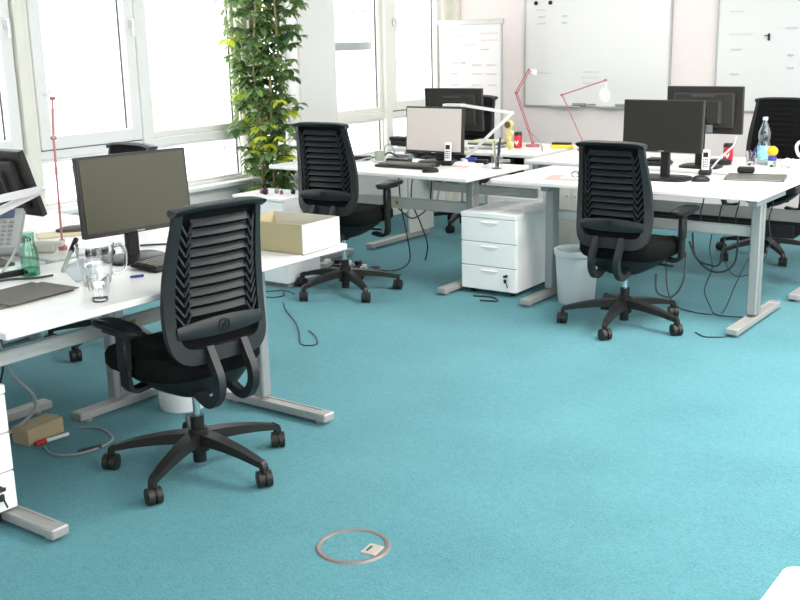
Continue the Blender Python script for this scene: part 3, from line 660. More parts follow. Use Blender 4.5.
# ------------------------------------------------------------------ keyboards, mice, phones
def keyboard(label, loc, rz, w=0.44, d=0.15, rot=None):
    t = thing('keyboard', label, 'keyboard', loc, rz, 'computer keyboards')
    b = nb(); bx(b, (0, 0, 0.0135), (w, d, 0.016), 0.004, M4=Matrix.Rotation(rad(3), 4, 'X')); obj('body', b, m_blackp, t)
    b = nb()
    for r in range(5):
        n = 20
        for k in range(n):
            x = -w/2+0.018+(w-0.036)*(k+0.5)/n; y = -d/2+0.022+(d-0.04)*(r+0.5)/5; bx(b, (x, y, 0.0245+y*0.05), ((w-0.036)/n*0.84, (d-0.04)/5*0.82, 0.008))
    obj('keys', b, m_keyt, t); t['kind'] = 'thing'; return t
keyboard('black keyboard in front of the blank olive screen', (-3.19, 2.86, ZD), R90+rad(2))
keyboard('black keyboard on the desk with the pale lit monitor', (-4.18, 5.78, 0.75), rad(0))
def mouse(label, loc, rz):
    t = thing('computer_mouse', label, 'computer mouse', loc, rz, 'computer mice')
    b = nb(); sloft(b, [(0, 0, 0, 0.030, 0.052), (0, 0, 0.012, 0.032, 0.055), (0, 0.0, 0.026, 0.026, 0.044), (0, -0.005, 0.034, 0.014, 0.026)], 24, 2.4); obj('body', b, m_blackp, t, True)
    b = nb(); cyl(b, (-0.004, 0.03, 0.026), (0.004, 0.03, 0.026), 0.010, n=12); obj('scroll_wheel', b, m_grey, t, True); return t
mouse('black computer mouse beside the keyboard of the pale lit monitor', (-3.885, 5.63, 0.75), rad(-55))
mouse('black computer mouse in front of the charcoal screen stand', (-2.24, 6.04, ZD), rad(-60))
def handset(label, loc, rz, lean, zrot=0):
    t = thing('cordless_phone', label, 'phone', loc, rz, 'cordless phones')
    b = nb(); bx(b, (0, 0, 0.016), (0.075, 0.085, 0.032), 0.010, seg=2); bx(b, (0, 0.025, 0.035), (0.06, 0.02, 0.03), 0.006); obj('cradle', b, m_blackp, t)
    T = Matrix.Translation((0, 0.0, 0.022)) @ Matrix.Rotation(lean, 4, 'X')
    b = nb(); bx(b, (0, 0, 0.065), (0.046, 0.022, 0.135), 0.008, seg=2); bmesh.ops.transform(b, matrix=T, verts=b.verts); hb = obj('handset', b, m_white2, t)
    b = nb(); bx(b, (0, -0.0115, 0.10), (0.030, 0.003, 0.030), 0.001)
    for r in range(4):
        for c in range(3): bx(b, (-0.011+0.011*c, -0.0115, 0.07-0.014*r), (0.007, 0.003, 0.008))
    bmesh.ops.transform(b, matrix=T, verts=b.verts); obj('keypad', b, m_blackp, hb); return t
handset('white cordless phone in a black cradle beside the pale lit monitor', (-3.995, 6.0, 0.75), rad(20), rad(-8))
handset('white cordless phone in a black cradle beside the charcoal screen', (-2.325, 6.34, ZD), rad(15), rad(-4))
# desk telephone at the left edge
t = thing('desk_phone', 'grey desk telephone with small display and buttons by the green bottle', 'phone', (-3.93, 2.50, ZD), rad(42))
T = Matrix.Rotation(rad(38), 4, 'X')
b = nb(); bx(b, (0, 0, 0.11), (0.22, 0.24, 0.03), 0.008, M4=T); bx(b, (0, 0.06, 0.05), (0.16, 0.03, 0.10), 0.006); obj('body', b, m_grey, t)
b = nb(); bx(b, (0.02, 0.0, 0.127), (0.17, 0.22, 0.006), 0.002, M4=T); ph = obj('face_plate', b, mat('phone_silver', (0.42, 0.42, 0.41), 0.4), t)
b = nb(); TT = Matrix.Translation((0, 0, 0.13)) @ T
bx(b, (0, 0, 0), (0.075, 0.045, 0.004), M4=Matrix.Translation((0.035, 0.075, 0.003))); bmesh.ops.transform(b, matrix=TT, verts=b.verts); obj('display', b, mat('display_blue', (0.10, 0.12, 0.22), 0.3), ph)
b = nb()
for r in range(6):
    for c in range(5): bx(b, (-0.045+0.028*c, 0.03-0.024*r, 0.003), (0.018, 0.012, 0.005))
bmesh.ops.transform(b, matrix=TT, verts=b.verts); obj('keypad', b, m_grey, ph)
b = nb(); bx(b, (-0.085, 0.0, 0.018), (0.045, 0.21, 0.028), 0.010); bmesh.ops.transform(b, matrix=TT, verts=b.verts); obj('receiver', b, m_blackp, t)

# ------------------------------------------------------------------ lamps
def clamp_lamp(label, base, joints, head, m_arm, arm_r=0.006, double=True, group='desk lamps', head_kind='disc', flat=0.0, jr=0.010, base_r=0.055):
    """joints: world-space points from the base up; head: (centre, radius or half length, normal axis)"""
    t = thing('desk_lamp', label, 'lamp', base, 0, group); B = Vector(base)
    b = nb(); cyl(b, (0, 0, 0), (0, 0, 0.018), base_r, n=24) if head_kind == 'disc' else cyl(b, (0, 0, 0), (0, 0, 0.025), 0.045, n=24); cyl(b, (0, 0, 0.018), (0, 0, 0.045), 0.012, n=12); obj('base', b, m_arm if head_kind == 'disc' else m_lampw, t, True)
    pts = [Vector((0, 0, 0.04))]+[Vector(j)-B for j in joints]
    for a, c in zip(pts, pts[1:]):
        b = nb()
        if flat: rsweep(b, [a, c], (0, 1, 0) if abs((c-a).normalized().y) < 0.8 else (1, 0, 0), 0.012, flat, 1)
        else:
            sd = (c-a).normalized().cross(Vector((0.3, 0.8, 0.1))).normalized()*0.010 if double else Vector((0, 0, 0))
            cyl(b, a+sd, c+sd, arm_r*0.8, n=8)
            if double: cyl(b, a-sd, c-sd, arm_r*0.8, n=8)
        cyl(b, c-Vector((0, 0.010, 0)), c+Vector((0, 0.010, 0)), jr, n=14)
        obj('arm', b, m_arm, t, True)
    hc = Vector(head[0])-B; b = nb()
    if head_kind == 'disc':
        nrm = Vector(head[2]).normalized(); cyl(b, hc-nrm*0.006, hc+nrm*0.010, head[1], head[1]*0.8, n=28); cyl(b, hc+nrm*0.01, hc+nrm*0.025, 0.014, n=12); cyl(b, pts[-1], hc+nrm*0.02, 0.005, n=8)
    else:
        d = Vector(head[2]).normalized(); rsweep(b, [hc-d*head[1], hc+d*head[1]], (0, 1, 0) if abs(d.y) < 0.7 else (1, 0, 0), 0.06, 0.016, 1)
    obj('lamp_head', b, m_lampw, t, True); return t
clamp_lamp('tall thin pink desk lamp with a flat head in front of the windows', (-3.85, 2.765, ZD), [(-3.855, 2.778, 1.22), (-3.85, 2.788, 1.385)], ((-3.85, 2.788, 1.398), 0.05, (0, 0, 1)), m_pink, 0.006, double=False, jr=0.008, base_r=0.02)
clamp_lamp('white folding desk lamp with red trim cut by the left edge of the frame', (-4.02, 2.10, ZD), [(-3.80, 2.662, 1.02), (-3.84, 2.25, 0.985)], ((-3.85, 2.20, 0.98), 0.09, (0.05, 1, 0.05)), m_lampw, flat=0.03, head_kind='bar')
clamp_lamp('white folding desk lamp with a long flat head reaching over the pale lit monitor', (-3.965, 6.20, 0.75), [(-3.61, 6.20, 1.096), (-4.00, 6.20, 1.140)], ((-4.071, 6.20, 1.140), 0.075, (1, 0, 0)), m_lampw, flat=0.019, head_kind='bar')
clamp_lamp('thin pink jointed desk lamp beside the red can, upper arm bent back', (-4.12, 7.40, ZD), [(-4.27, 7.40, 1.155), (-4.155, 7.40, 1.335)], ((-4.11, 7.40, 1.31), 0.022, (0.3, 0, 1)), m_pink)
clamp_lamp('thin pink jointed desk lamp with a round white head before the whiteboard', (-3.62, 7.30, ZD), [(-3.815, 7.30, 1.151), (-3.46, 7.30, 1.262)], ((-3.46, 7.30, 1.155), 0.055, (0.3, 0.9, 0.1)), m_pink, double=False)

# ------------------------------------------------------------------ jug, glasses, bottles, cans
t = thing('glass_jug', 'clear glass water jug with handle on the nearest desk', 'jug', (-3.18, 2.42, ZD))
b = nb(); lathe(b, [(0.046, 0.0), (0.050, 0.004), (0.058, 0.05), (0.066, 0.10), (0.072, 0.145), (0.0695, 0.145), (0.063, 0.10), (0.055, 0.05), (0.046, 0.010), (0.001, 0.008)], n=32); obj('body', b, m_glass, t, True)
b = nb(); lathe(b, [(0.001, 0.010), (0.045, 0.010), (0.053, 0.045), (0.057, 0.07), (0.001, 0.07)], n=28, cap0=False); obj('water', b, glass_mat('water', (0.98, 0.99, 0.99), 0.03, 0.0), t, True)
b = nb(); hd_ = Vector((0.35, 0.94, 0)); tube(b, [hd_*0.066+Vector((0, 0, 0.130)), hd_*0.100+Vector((0, 0, 0.132)), hd_*0.113+Vector((0, 0, 0.100)), hd_*0.104+Vector((0, 0, 0.04)), hd_*0.060+Vector((0, 0, 0.03))], 0.008, 10, 5); obj('handle', b, m_glass, t, True)
def tumbler(label, loc, r=0.036, h=0.10, m=m_glass):
    b = nb(); lathe(b, [(r*0.75, 0), (r*0.78, 0.004), (r, h), (r-0.002, h), (r*0.74, 0.012), (0.001, 0.012)], n=28); o = obj('drinking_glass', b, m, None, True, loc); return tag(o, label, 'glass')
tumbler('clear drinking glass in front of the glass jug', (-2.945, 2.245, ZD), 0.040, 0.088)
tumbler('small clear drinking glass beside the water bottle', (-2.24, 6.93, ZD), 0.034, 0.09)
t = thing('green_bottle', 'small green glass bottle near the edge of the nearest desk', 'bottle', (-3.515, 2.37, ZD))
b = nb(); lathe(b, [(0.034, 0.03), (0.035, 0.075), (0.032, 0.105), (0.0245, 0.122), (0.025, 0.168), (0.0235, 0.168), (0.0225, 0.122), (0.030, 0.105), (0.033, 0.075), (0.032, 0.03)], n=28, cap0=False); obj('body', b, m_green, t, True)
b = nb(); lathe(b, [(0.030, 0), (0.034, 0.004), (0.034, 0.03), (0.001, 0.028)], n=28); obj('bottom', b, m_green_d, t, True)
t = thing('water_bottle', 'clear plastic water bottle with blue label before the black chair', 'bottle', (-2.188, 7.02, ZD))
b = nb(); lathe(b, [(0.034, 0), (0.040, 0.01), (0.040, 0.13), (0.033, 0.15), (0.039, 0.175), (0.038, 0.21), (0.014, 0.275), (0.014, 0.292), (0.012, 0.292), (0.012, 0.275), (0.036, 0.208)], n=28); obj('body', b, m_pet, t, True)
b = nb(); lathe(b, [(0.0408, 0.035), (0.0408, 0.12)], n=28, cap0=False); obj('label', b, m_label, t, True)
b = nb(); cyl(b, (0, 0, 0.286), (0, 0, 0.306), 0.016, n=20); obj('cap', b, mat('pale_blue_cap', (0.55, 0.72, 0.78), 0.4), t, True)
def can(label, loc, top=m_moni_back):
    t = thing('drink_can', label, 'can', loc, 0, 'red drink cans')
    b = nb(); lathe(b, [(0.024, 0), (0.032, 0.010), (0.032, 0.110), (0.026, 0.120), (0.001, 0.118)], n=26); obj('body', b, m_red, t, True)
    b = nb(); lathe(b, [(0.0325, 0.100), (0.0325, 0.112), (0.027, 0.125), (0.001, 0.124)], n=26, cap0=False); obj('lid', b, top, t, True)
    b = nb()
    for k in range(7):
        a = -1.9+k*0.14; x, y = 0.0328*math.cos(a), 0.0328*math.sin(a); bx(b, (x, y, 0.045+0.008*math.sin(k*1.3)), (0.005, 0.002, 0.022), rz=a+R90)
    obj('white_stripe', b, m_white, t); return t
can('red drink can on the desk between the pink lamp and magazines', (-4.173, 7.26, ZD))
can('red and black drink can beside the rear facing monitor and small glass', (-2.43, 7.04, ZD))
t = thing('condiment_jar', 'small jar with a round orange lid and blue band beside the water bottle', 'jar', (-2.093, 6.90, ZD))
b = nb(); lathe(b, [(0.024, 0), (0.026, 0.004), (0.026, 0.035), (0.024, 0.04)], n=22, cap1=True); obj('body', b, m_glass, t, True)
b = nb(); lathe(b, [(0.0245, 0.04), (0.0265, 0.042), (0.0265, 0.068), (0.02, 0.07)], n=22, cap1=True); obj('band', b, m_blue, t, True)
b = nb(); bmesh.ops.create_uvsphere(b, u_segments=20, v_segments=12, radius=0.034); bmesh.ops.translate(b, verts=b.verts, vec=(0, 0, 0.10)); obj('lid', b, m_orange, t, True)
t = thing('white_pitcher', 'white pitcher with curved handle cut by the right edge', 'pitcher', (-1.90, 7.10, ZD))
b = nb(); lathe(b, [(0.055, 0), (0.06, 0.01), (0.060, 0.10), (0.052, 0.13), (0.055, 0.155), (0.051, 0.155), (0.046, 0.13), (0.055, 0.02), (0.001, 0.02)], n=26); obj('body', b, m_white, t, True)
b = nb(); hv = Vector((-0.81, -0.59, 0)); tube(b, [hv*0.052+Vector((0, 0, 0.140)), hv*0.085+Vector((0, 0, 0.150)), hv*0.105+Vector((0, 0, 0.12)), hv*0.09+Vector((0, 0, 0.07)), hv*0.058+Vector((0, 0, 0.05))], 0.010, 10, 5); obj('handle', b, m_white, t, True)
def pens_in_cup(label, loc, cup_r=0.038, cup_h=0.095, specs=(), m=m_glass, name='pen_cup'):
    t = thing(name, label, 'pen cup', loc)
    b = nb(); lathe(b, [(cup_r*0.9, 0), (cup_r, cup_h), (cup_r-0.002, cup_h), (cup_r*0.86, 0.004), (0.001, 0.004)], n=24); obj('cup', b, m, t, True)
    return t
def pen(label, a, c, m, r=0.0045, cap=None, name='pen', group=None):
    a = Vector(a); c = Vector(c); b = nb(); cyl(b, (0, 0, 0), c-a, r, n=10); cyl(b, (0, 0, 0), (a-c).normalized()*0.008, r, r*0.2, n=10)
    o = obj(name, b, m, None, True, a); tag(o, label, 'pen', group)
    if cap:
        b = nb(); d = (c-a); cyl(b, d*0.62, d*1.02, r*1.35, n=10); obj('cap', b, cap, o, True)
    return o
pens_in_cup('clear cup full of pens on the desk with the pale lit monitor', (-3.60, 5.99, 0.75))
for k, (dx, dy, hh, mm, lb) in enumerate(((-0.03, 0.01, 0.15, m_white2, 'white pen leaning out of the clear pen cup'), (0.005, 0.01, 0.16, m_blue, 'blue pen standing in the clear pen cup'), (0.022, -0.005, 0.19, m_moni_back, 'long black pen standing in the clear pen cup'), (-0.012, -0.01, 0.17, mat('pen_olive', (0.30, 0.32, 0.16), 0.5), 'olive pencil leaning in the clear pen cup'), (0.012, 0.018, 0.13, m_grey, 'short grey pen in the clear pen cup'))):
    pen(lb, (-3.60+dx*0.35, 5.99+dy*0.4, 0.763), (-3.60+dx*1.3, 5.99+dy, 0.763+hh), mm, 0.006, group='pens in the clear cup')
pen('blue pen leaning in the small glass beside the water bottle', (-2.255, 6.925, 0.765), (-2.20, 6.94, 0.875), m_blue, 0.003, m_blue)
# ------------------------------------------------------------------ papers, boxes and clutter on the near desk
def sheet(name, label, poly, z, m, cat='paper', th=0.0012, group=None):
    c = Vector((sum(p[0] for p in poly)/len(poly), sum(p[1] for p in poly)/len(poly), 0)); b = nb(); prism(b, [(p[0]-c.x, p[1]-c.y) for p in poly], 0, th); o = obj(name, b, m, None, False, (c.x, c.y, z)); return tag(o, label, cat, group)
sheet('paper_sheet', 'pale paper sheet lying beside the glass jug', [(-3.53, 2.52), (-3.60, 2.66), (-3.33, 2.55), (-3.25, 2.38)], ZD+0.0004, mat('paper_blueish', (0.55, 0.58, 0.62), 0.8))
t = thing('open_folder', 'dark folder with papers lying at the front edge of nearest desk', 'folder', (-3.26, 2.13, ZD), rad(94))
b = nb(); bx(b, (0, 0, 0.004), (0.32, 0.23, 0.008), 0.002); obj('cover', b, m_brown, t)
b = nb(); bx(b, (0.02, -0.03, 0.0095), (0.30, 0.20, 0.003)); obj('paper', b, m_brown, t)
b = nb(); bx(b, (-0.02, 0.125, 0.002), (0.36, 0.03, 0.003)); obj('paper', b, m_paper, t)
t = thing('paper_stack', 'stack of papers and black binder beside the green bottle', 'papers', (-3.70, 2.22, ZD), rad(80))
b = nb(); bx(b, (0, 0, 0.010), (0.36, 0.26, 0.020), 0.003); obj('binder', b, m_blackp, t)
b = nb(); bx(b, (0.01, 0.01, 0.028), (0.34, 0.25, 0.014), 0.002); obj('paper', b, m_paper, t)
b = nb(); bx(b, (0, 0.02, 0.042), (0.30, 0.22, 0.012), 0.002); obj('cover', b, m_brown, t)
# cream carton
def carton(label, loc, rz, w, d, h, name='cardboard_box', m1=m_cardy, m2=m_cardw):
    t = thing(name, label, 'box', loc, rz); th = 0.004
    b = nb(); bx(b, (0, 0, th/2), (w, d, th)); obj('bottom', b, m1, t)
    b = nb(); bx(b, (-w/2+th/2, 0, h/2), (th, d, h)); obj('side', b, m1, t)
    b = nb(); bx(b, (w/2-th/2, 0, h/2), (th, d, h)); obj('side', b, m2, t)
    b = nb(); bx(b, (0, -d/2+th/2, h/2), (w-2*th, th, h)); obj('side', b, m1, t)
    b = nb(); bx(b, (0, d/2-th/2, h/2), (w-2*th, th, h)); obj('side', b, m2, t)
    return t
c1 = carton('open cream carton with a white front on the far end of nearest desk', (-3.03, 3.315, ZD), rad(2), 0.36, 0.25, 0.125)
t = thing('brown_envelope', 'flat brown cardboard piece behind the open cream carton', 'cardboard', (-3.48, 3.40, ZD), rad(20)); b = nb(); bx(b, (0, 0, 0.03), (0.22, 0.14, 0.06), 0.004); obj('body', b, m_card, t); b = nb(); bx(b, (0, 0.0, 0.0625), (0.20, 0.05, 0.004)); obj('tape', b, m_cardy, t)
# pens and small things
pen('grey felt pen standing askew beside the green bottle', (-3.44, 2.46, ZD+0.008), (-3.53, 2.60, ZD+0.10), mat('pen_sage', (0.28, 0.33, 0.27), 0.5), 0.008, m_blackp)
pen('blue capped pen lying behind the glass jug', (-3.13, 2.54, ZD+0.006), (-3.11, 2.58, ZD+0.006), m_blue, 0.005)
b = nb(); bx(b, (0, 0, 0.012), (0.13, 0.05, 0.024), 0.006); bx(b, (0, 0, 0.026), (0.03, 0.02, 0.004)); o = obj('webcam', b, m_blackp, None, False, (-3.60, 2.76, ZD), rad(60)); tag(o, 'small black device lying left of the olive screen', 'device')
b = nb(); sloft(b, [(0, 0, 0, 0.14, 0.05), (0, 0, 0.02, 0.14, 0.05), (0, 0, 0.03, 0.10, 0.03)], 24, 2.2); o = obj('hand_tool', b, m_brown, None, True, (-4.15, 3.12, ZD), rad(65)); tag(o, 'flat dark oval object on the desk behind the pink lamp', 'object')
b = nb(); bx(b, (0, 0, 0.025), (0.10, 0.045, 0.05), 0.01); bx(b, (0.06, 0, 0.038), (0.05, 0.04, 0.022), 0.006); o = obj('tape_dispenser', b, mat('pale_beige_plastic', (0.62, 0.62, 0.52), 0.5), None, False, (-3.86, 2.68, ZD), rad(40)); tag(o, 'pale beige tape dispenser behind the green bottle', 'tape dispenser')
b = nb(); bx(b, (0, 0, 0.004), (0.22, 0.14, 0.008), 0.001); o = obj('envelope', b, mat('manila', (0.72, 0.62, 0.42), 0.8), None, False, (-4.16, 2.99, ZD), rad(60)); tag(o, 'manila envelope under the tilted back monitor', 'envelope')
b = nb(); bx(b, (0, 0, 0.02), (0.06, 0.04, 0.04), 0.004); o = obj('adapter', b, m_moni_back, None, False, (-3.42, 3.12, ZD), rad(20)); tag(o, 'small dark adapter plug on the desk behind the keyboard', 'adapter')

# ------------------------------------------------------------------ clutter: middle group
b = nb(); bx(b, (0, 0, 0.055), (0.46, 0.10, 0.035), 0.008); bx(b, (0.0, 0, 0.02), (0.40, 0.14, 0.04), 0.006); bx(b, (0.12, 0, 0.08), (0.10, 0.06, 0.02), 0.004); o = obj('speaker_bar', b, m_blackp, None, False, (-4.80, 6.42, 0.0), 0); o.location = (-5.02, 7.06, ZD); tag(o, 'long black device standing between the chair and pale lit monitor', 'device')
t = thing('coffee_mug', 'white mug with blue and red print beside the pale lit monitor', 'mug', (-4.84, 6.93, ZD))
b = nb(); lathe(b, [(0.036, 0), (0.040, 0.005), (0.041, 0.17), (0.038, 0.17), (0.036, 0.01), (0.001, 0.01)], n=24); obj('body', b, m_white, t, True)
b = nb()
for x0 in (-0.022, 0.004):
    for a in range(5): bx(b, (x0+0.003+(a % 2)*0.010, -0.041+0.002*(x0 > 0), 0.125+0.010*(a//2)), (0.008, 0.006, 0.010))
obj('blue_print', b, m_blue, t)
b = nb()
for k in range(4): bx(b, (-0.022+0.013*k, -0.041, 0.085), (0.009, 0.006, 0.022))
obj('red_print', b, m_redp, t)
# magazines
cols = [m_paper, mat('mag_olive', (0.28, 0.30, 0.20), 0.6), m_paper, mat('mag_dark', (0.10, 0.10, 0.09), 0.6), mat('mag_pale', (0.62, 0.60, 0.45), 0.6)]
for i in range(5):
    b = nb(); bx(b, (0, 0, 0.007), (0.27-0.01*i, 0.20, 0.014), 0.001); o = obj('magazine', b, cols[i], None, False, (-4.32-0.012*(i % 3), 7.02+0.01*i, ZD+0.0145*i), rad(-6+7*(i % 3)))
    tag(o, ['white magazine, bottom of the pile on the desk behind the lit monitor', 'olive magazine, second from the bottom of the pile', 'white magazine in the middle of the pile', 'dark magazine, second from the top of the pile', 'pale yellow magazine on top of the pile'][i], 'magazine', 'magazines piled on the desk with the red can')
t = thing('wooden_toy', 'yellow wooden toy of stacked discs beside the red can', 'toy', (-4.185, 7.14, ZD))
b = nb(); cyl(b, (0, 0, 0), (0, 0, 0.18), 0.008, n=10); obj('stem', b, m_wood, t, True)
for k, (z, r) in enumerate(((0.03, 0.028), (0.075, 0.024), (0.12, 0.028))): b = nb(); cyl(b, (0.008*(-1)**k, -0.015, z), (0.008*(-1)**k, 0.015, z+0.012), r, n=20); obj('disc', b, mat('toy_yellow', (0.80, 0.72, 0.30), 0.5), t, True)
b = nb(); cyl(b, (0, -0.02, 0.19), (0, 0.015, 0.193), 0.034, n=24); d_ = obj('head', b, m_wood, t, True); b = nb(); cyl(b, (0, -0.026, 0.19), (0, -0.02, 0.19), 0.024, n=20); obj('face', b, mat('toy_brown', (0.12, 0.07, 0.03), 0.6), d_, True)
t = thing('yellow_book', 'yellow book lying on the desk near the red can', 'book', (-3.87, 7.42, ZD), rad(28)); b = nb(); bx(b, (0, 0, 0.012), (0.17, 0.12, 0.024), 0.003); obj('cover', b, m_yellow, t); b = nb(); bx(b, (0, 0.0, 0.012), (0.173, 0.115, 0.018)); obj('pages', b, m_paper, t)
b = nb(); bx(b, (0, 0, 0.008), (0.15, 0.05, 0.016), 0.004); o = obj('stapler', b, m_moni_back, None, False, (-3.88, 7.43, ZD+0.024), rad(12)); tag(o, 'dark stapler lying on the yellow book', 'stapler')
t = thing('paper_bundle', 'loose papers and red leaflet in front of the folded white lamp', 'papers', (-3.90, 6.02, 0.75), rad(15)); 
b = nb(); bx(b, (0, 0.08, 0.004), (0.26, 0.14, 0.008), 0.001); obj('paper', b, m_paper, t); b = nb(); bx(b, (0.02, -0.07, 0.002), (0.10, 0.05, 0.004)); obj('leaflet', b, m_paper_p, t)
b = nb(); bx(b, (0, 0, 0.015), (0.075, 0.03, 0.03), 0.004); o = obj('eraser_box', b, m_blue, None, False, (-3.92, 6.18, 0.758), rad(5)); tag(o, 'small blue box beside the base of the folded white lamp', 'box')
# row of dark odds and ends behind the keyboard
for k, (x, y, w, h, mm, nm, lb) in enumerate(((-4.45, 6.02, 0.12, 0.025, m_blackp, 'card_reader', 'black card reader on the desk left of the lit monitor stand'), (-4.33, 5.98, 0.06, 0.03, m_moni_back, 'small_box', 'small dark box behind the keyboard of the lit monitor'), (-4.75, 6.0, 0.14, 0.03, m_blackp, 'notebook', 'black notebook lying beside the chair between plant and monitor'), (-4.60, 6.03, 0.06, 0.06, mat('sage_cup', (0.35, 0.40, 0.34), 0.4), 'candle_holder', 'small grey green cup left of the lit monitor'))):
    b = nb()
    if nm == 'candle_holder': lathe(b, [(0.03, 0), (0.036, 0.01), (0.038, 0.065), (0.035, 0.065), (0.033, 0.012), (0.001, 0.012)], n=20)
    else: bx(b, (0, 0, h/2), (w, 0.08, h), 0.006)
    o = obj(nm, b, mm, None, nm == 'candle_holder', (x, y, 0.75), rad(10*k)); tag(o, lb, 'office item')
# leads and papers strewn behind the keyboard of the lit monitor
for k, (pts, r_, mm, lb) in enumerate((
    ([(-4.75, 6.12, .757), (-4.66, 6.14, .76), (-4.57, 6.11, .80), (-4.47, 6.12, .757), (-4.38, 6.11, .757)], 0.006, m_cable, 'black lead curled on the desk left of the lit monitor'),
    ([(-4.80, 5.90, .757), (-4.70, 5.88, .757), (-4.60, 5.92, .78), (-4.54, 5.89, .757), (-4.46, 5.94, .757)], 0.005, m_cableg, 'grey lead winding over the desk beside the grey green cup'),
    ([(-4.38, 6.22, .757), (-4.30, 6.215, .775), (-4.20, 6.22, .757), (-4.12, 6.22, .770), (-4.06, 6.21, .757)], 0.006, m_cable, 'black lead running behind the stand of the lit monitor'),
    ([(-4.70, 6.22, .757), (-4.68, 6.20, .82), (-4.64, 6.20, .85), (-4.60, 6.21, .80), (-4.62, 6.22, .757)], 0.005, m_cableg, 'grey lead standing up in a loop left of the lit monitor'))):
    cable(lb, pts, r_, mm)
for k, (x, y, w, d, h, rz_, mm, nm, cat, lb) in enumerate((
    (-4.92, 6.02, 0.22, 0.16, 0.020, 8, m_paper, 'paper_stack', 'papers', 'stack of white papers on the desk just right of the potted plant'),
    (-4.50, 6.175, 0.14, 0.05, 0.035, 0, m_grey, 'network_switch', 'device', 'grey flat box between the cup and the lit monitor'),
    (-3.82, 6.16, 0.08, 0.06, 0.030, 14, m_blackp, 'card_reader', 'device', 'black box beside the small blue box near the pen cup'),
    (-4.28, 5.92, 0.16, 0.05, 0.012, 4, m_paper_p, 'notepad', 'notepad', 'pinkish notepad behind the keyboard of the lit monitor'),
    (-4.48, 6.97, 0.14, 0.13, 0.030, -6, mat('beige_folder', (0.50, 0.46, 0.36), 0.7), 'file_folder', 'folder', 'beige folder lying beside the white printed mug'),
    (-3.75, 6.30, 0.12, 0.03, 0.020, 30, m_grey, 'stapler', 'stapler', 'grey stapler lying near the clear pen cup'))):
    b = nb(); bx(b, (0, 0, h/2), (w, d, h), 0.003); zz = ZD if nm == 'file_folder' else 0.75
    if nm == 'network_switch':
        for q in range(5): bx(b, (-0.055+0.027*q, -d/2-0.001, h*0.5), (0.016, 0.004, 0.012))
    o = obj(nm, b, mm, None, False, (x, y, zz), rad(rz_)); tag(o, lb, cat)
# trinkets on the low cabinet
for k, (x, y, r, mm) in enumerate(((-4.95, 5.17, 0.014, mat('magenta_bead', (0.45, 0.03, 0.25), 0.3)), (-4.90, 5.15, 0.020, m_moni_back), (-4.86, 5.22, 0.016, m_grey), (-4.80, 5.20, 0.013, mat('plum_bead', (0.25, 0.06, 0.18), 0.3)), (-4.74, 5.25, 0.016, m_moni_back))):
    b = nb(); lathe(b, [(r*0.6, 0), (r, r*0.5), (r, r*1.6), (r*0.4, r*2.2)], n=14, cap1=True); cyl(b, (0, 0, r*2), (r*0.3, 0, r*3.2), r*0.18, n=6)
    o = obj('trinket', b, mm, None, True, (x, y, 0.60)); tag(o, ['tiny magenta trinket on the low cabinet, outermost towards the window', 'dark trinket on the low cabinet beside the magenta one', 'grey trinket in the middle of the row on the low cabinet', 'tiny plum trinket on the low cabinet', 'dark trinket on the low cabinet nearest the office chair'][k], 'ornament', 'trinkets on the low cabinet')
# ------------------------------------------------------------------ clutter: right group
sheet('leaflet', 'pinkish leaflet lying in front of chair beside the charcoal screen', [(-3.10, 5.70), (-3.16, 5.92), (-2.82, 6.02), (-2.74, 5.74)], ZD+0.0004, m_paper_p)
sheet('paper_sheet', 'white sheet lying on the pinkish leaflet', [(-3.04, 5.80), (-3.07, 5.93), (-2.84, 5.98), (-2.82, 5.82)], ZD+0.0018, m_paper)
t = thing('eyeglasses', 'dark eyeglasses lying on the white sheet and leaflet', 'glasses', (-2.93, 5.86, ZD+0.003), rad(5))
b = nb()
for s in (-1, 1): tube(b, [(s*0.032+0.024*math.cos(a), 0.0, 0.020+0.018*math.sin(a)) for a in [2*PI*k/10 for k in range(11)]], 0.0028, 6, 2)
tube(b, [(-0.009, 0, 0.024), (0, 0, 0.027), (0.009, 0, 0.024)], 0.0028, 6, 2); obj('frame', b, m_blackp, t, True)
for s in (-1, 1): b = nb(); tube(b, [(s*0.056, 0, 0.024), (s*0.058, 0.06, 0.02), (s*0.056, 0.12, 0.004)], 0.0025, 6, 3); obj('temple', b, m_blackp, t, True)
t = thing('laptop', 'closed dark laptop with a black dongle lying beside the mouse', 'laptop', (-2.00, 6.30, ZD), rad(12))
b = nb(); bx(b, (0, 0, 0.008), (0.34, 0.24, 0.016), 0.004); obj('body', b, mat('laptop_lid', (0.11, 0.105, 0.09), 0.4), t); b = nb(); bx(b, (0, -0.121, 0.008), (0.30, 0.004, 0.004)); obj('port_strip', b, m_port, t)
b = nb(); bx(b, (0, 0, 0.018), (0.10, 0.06, 0.036), 0.008); o = obj('dongle', b, m_blackp, None, False, (-2.10, 6.42, ZD+0.016), rad(15)); tag(o, 'black box lying on the closed laptop', 'device')
b = nb(); lathe(b, [(0.075, 0), (0.08, 0.004), (0.08, 0.02), (0.07, 0.028), (0.001, 0.03)], n=28); o = obj('coaster_dish', b, m_blackp, None, True, (-2.44, 6.90, ZD)); tag(o, 'round black dish behind the charcoal screen near the red and black can', 'dish')
b = nb(); bx(b, (0, 0, 0.015), (0.22, 0.14, 0.03), 0.01); bx(b, (0.03, 0, 0.038), (0.14, 0.10, 0.02), 0.008); o = obj('docking_station', b, m_blackp, None, False, (-2.80, 6.68, ZD), rad(5)); tag(o, 'black docking device between the two back to back monitors', 'device')
b = nb()
for k in range(7): bmesh.ops.create_icosphere(b, subdivisions=2, radius=0.03, matrix=Matrix.Translation((random.uniform(-.06, .06), random.uniform(-.05, .05), 0.022)))
for v in b.verts: v.co += Vector((random.uniform(-1, 1), random.uniform(-1, 1), random.uniform(-1, 1)))*0.006; v.co.z = max(0.0, v.co.z)
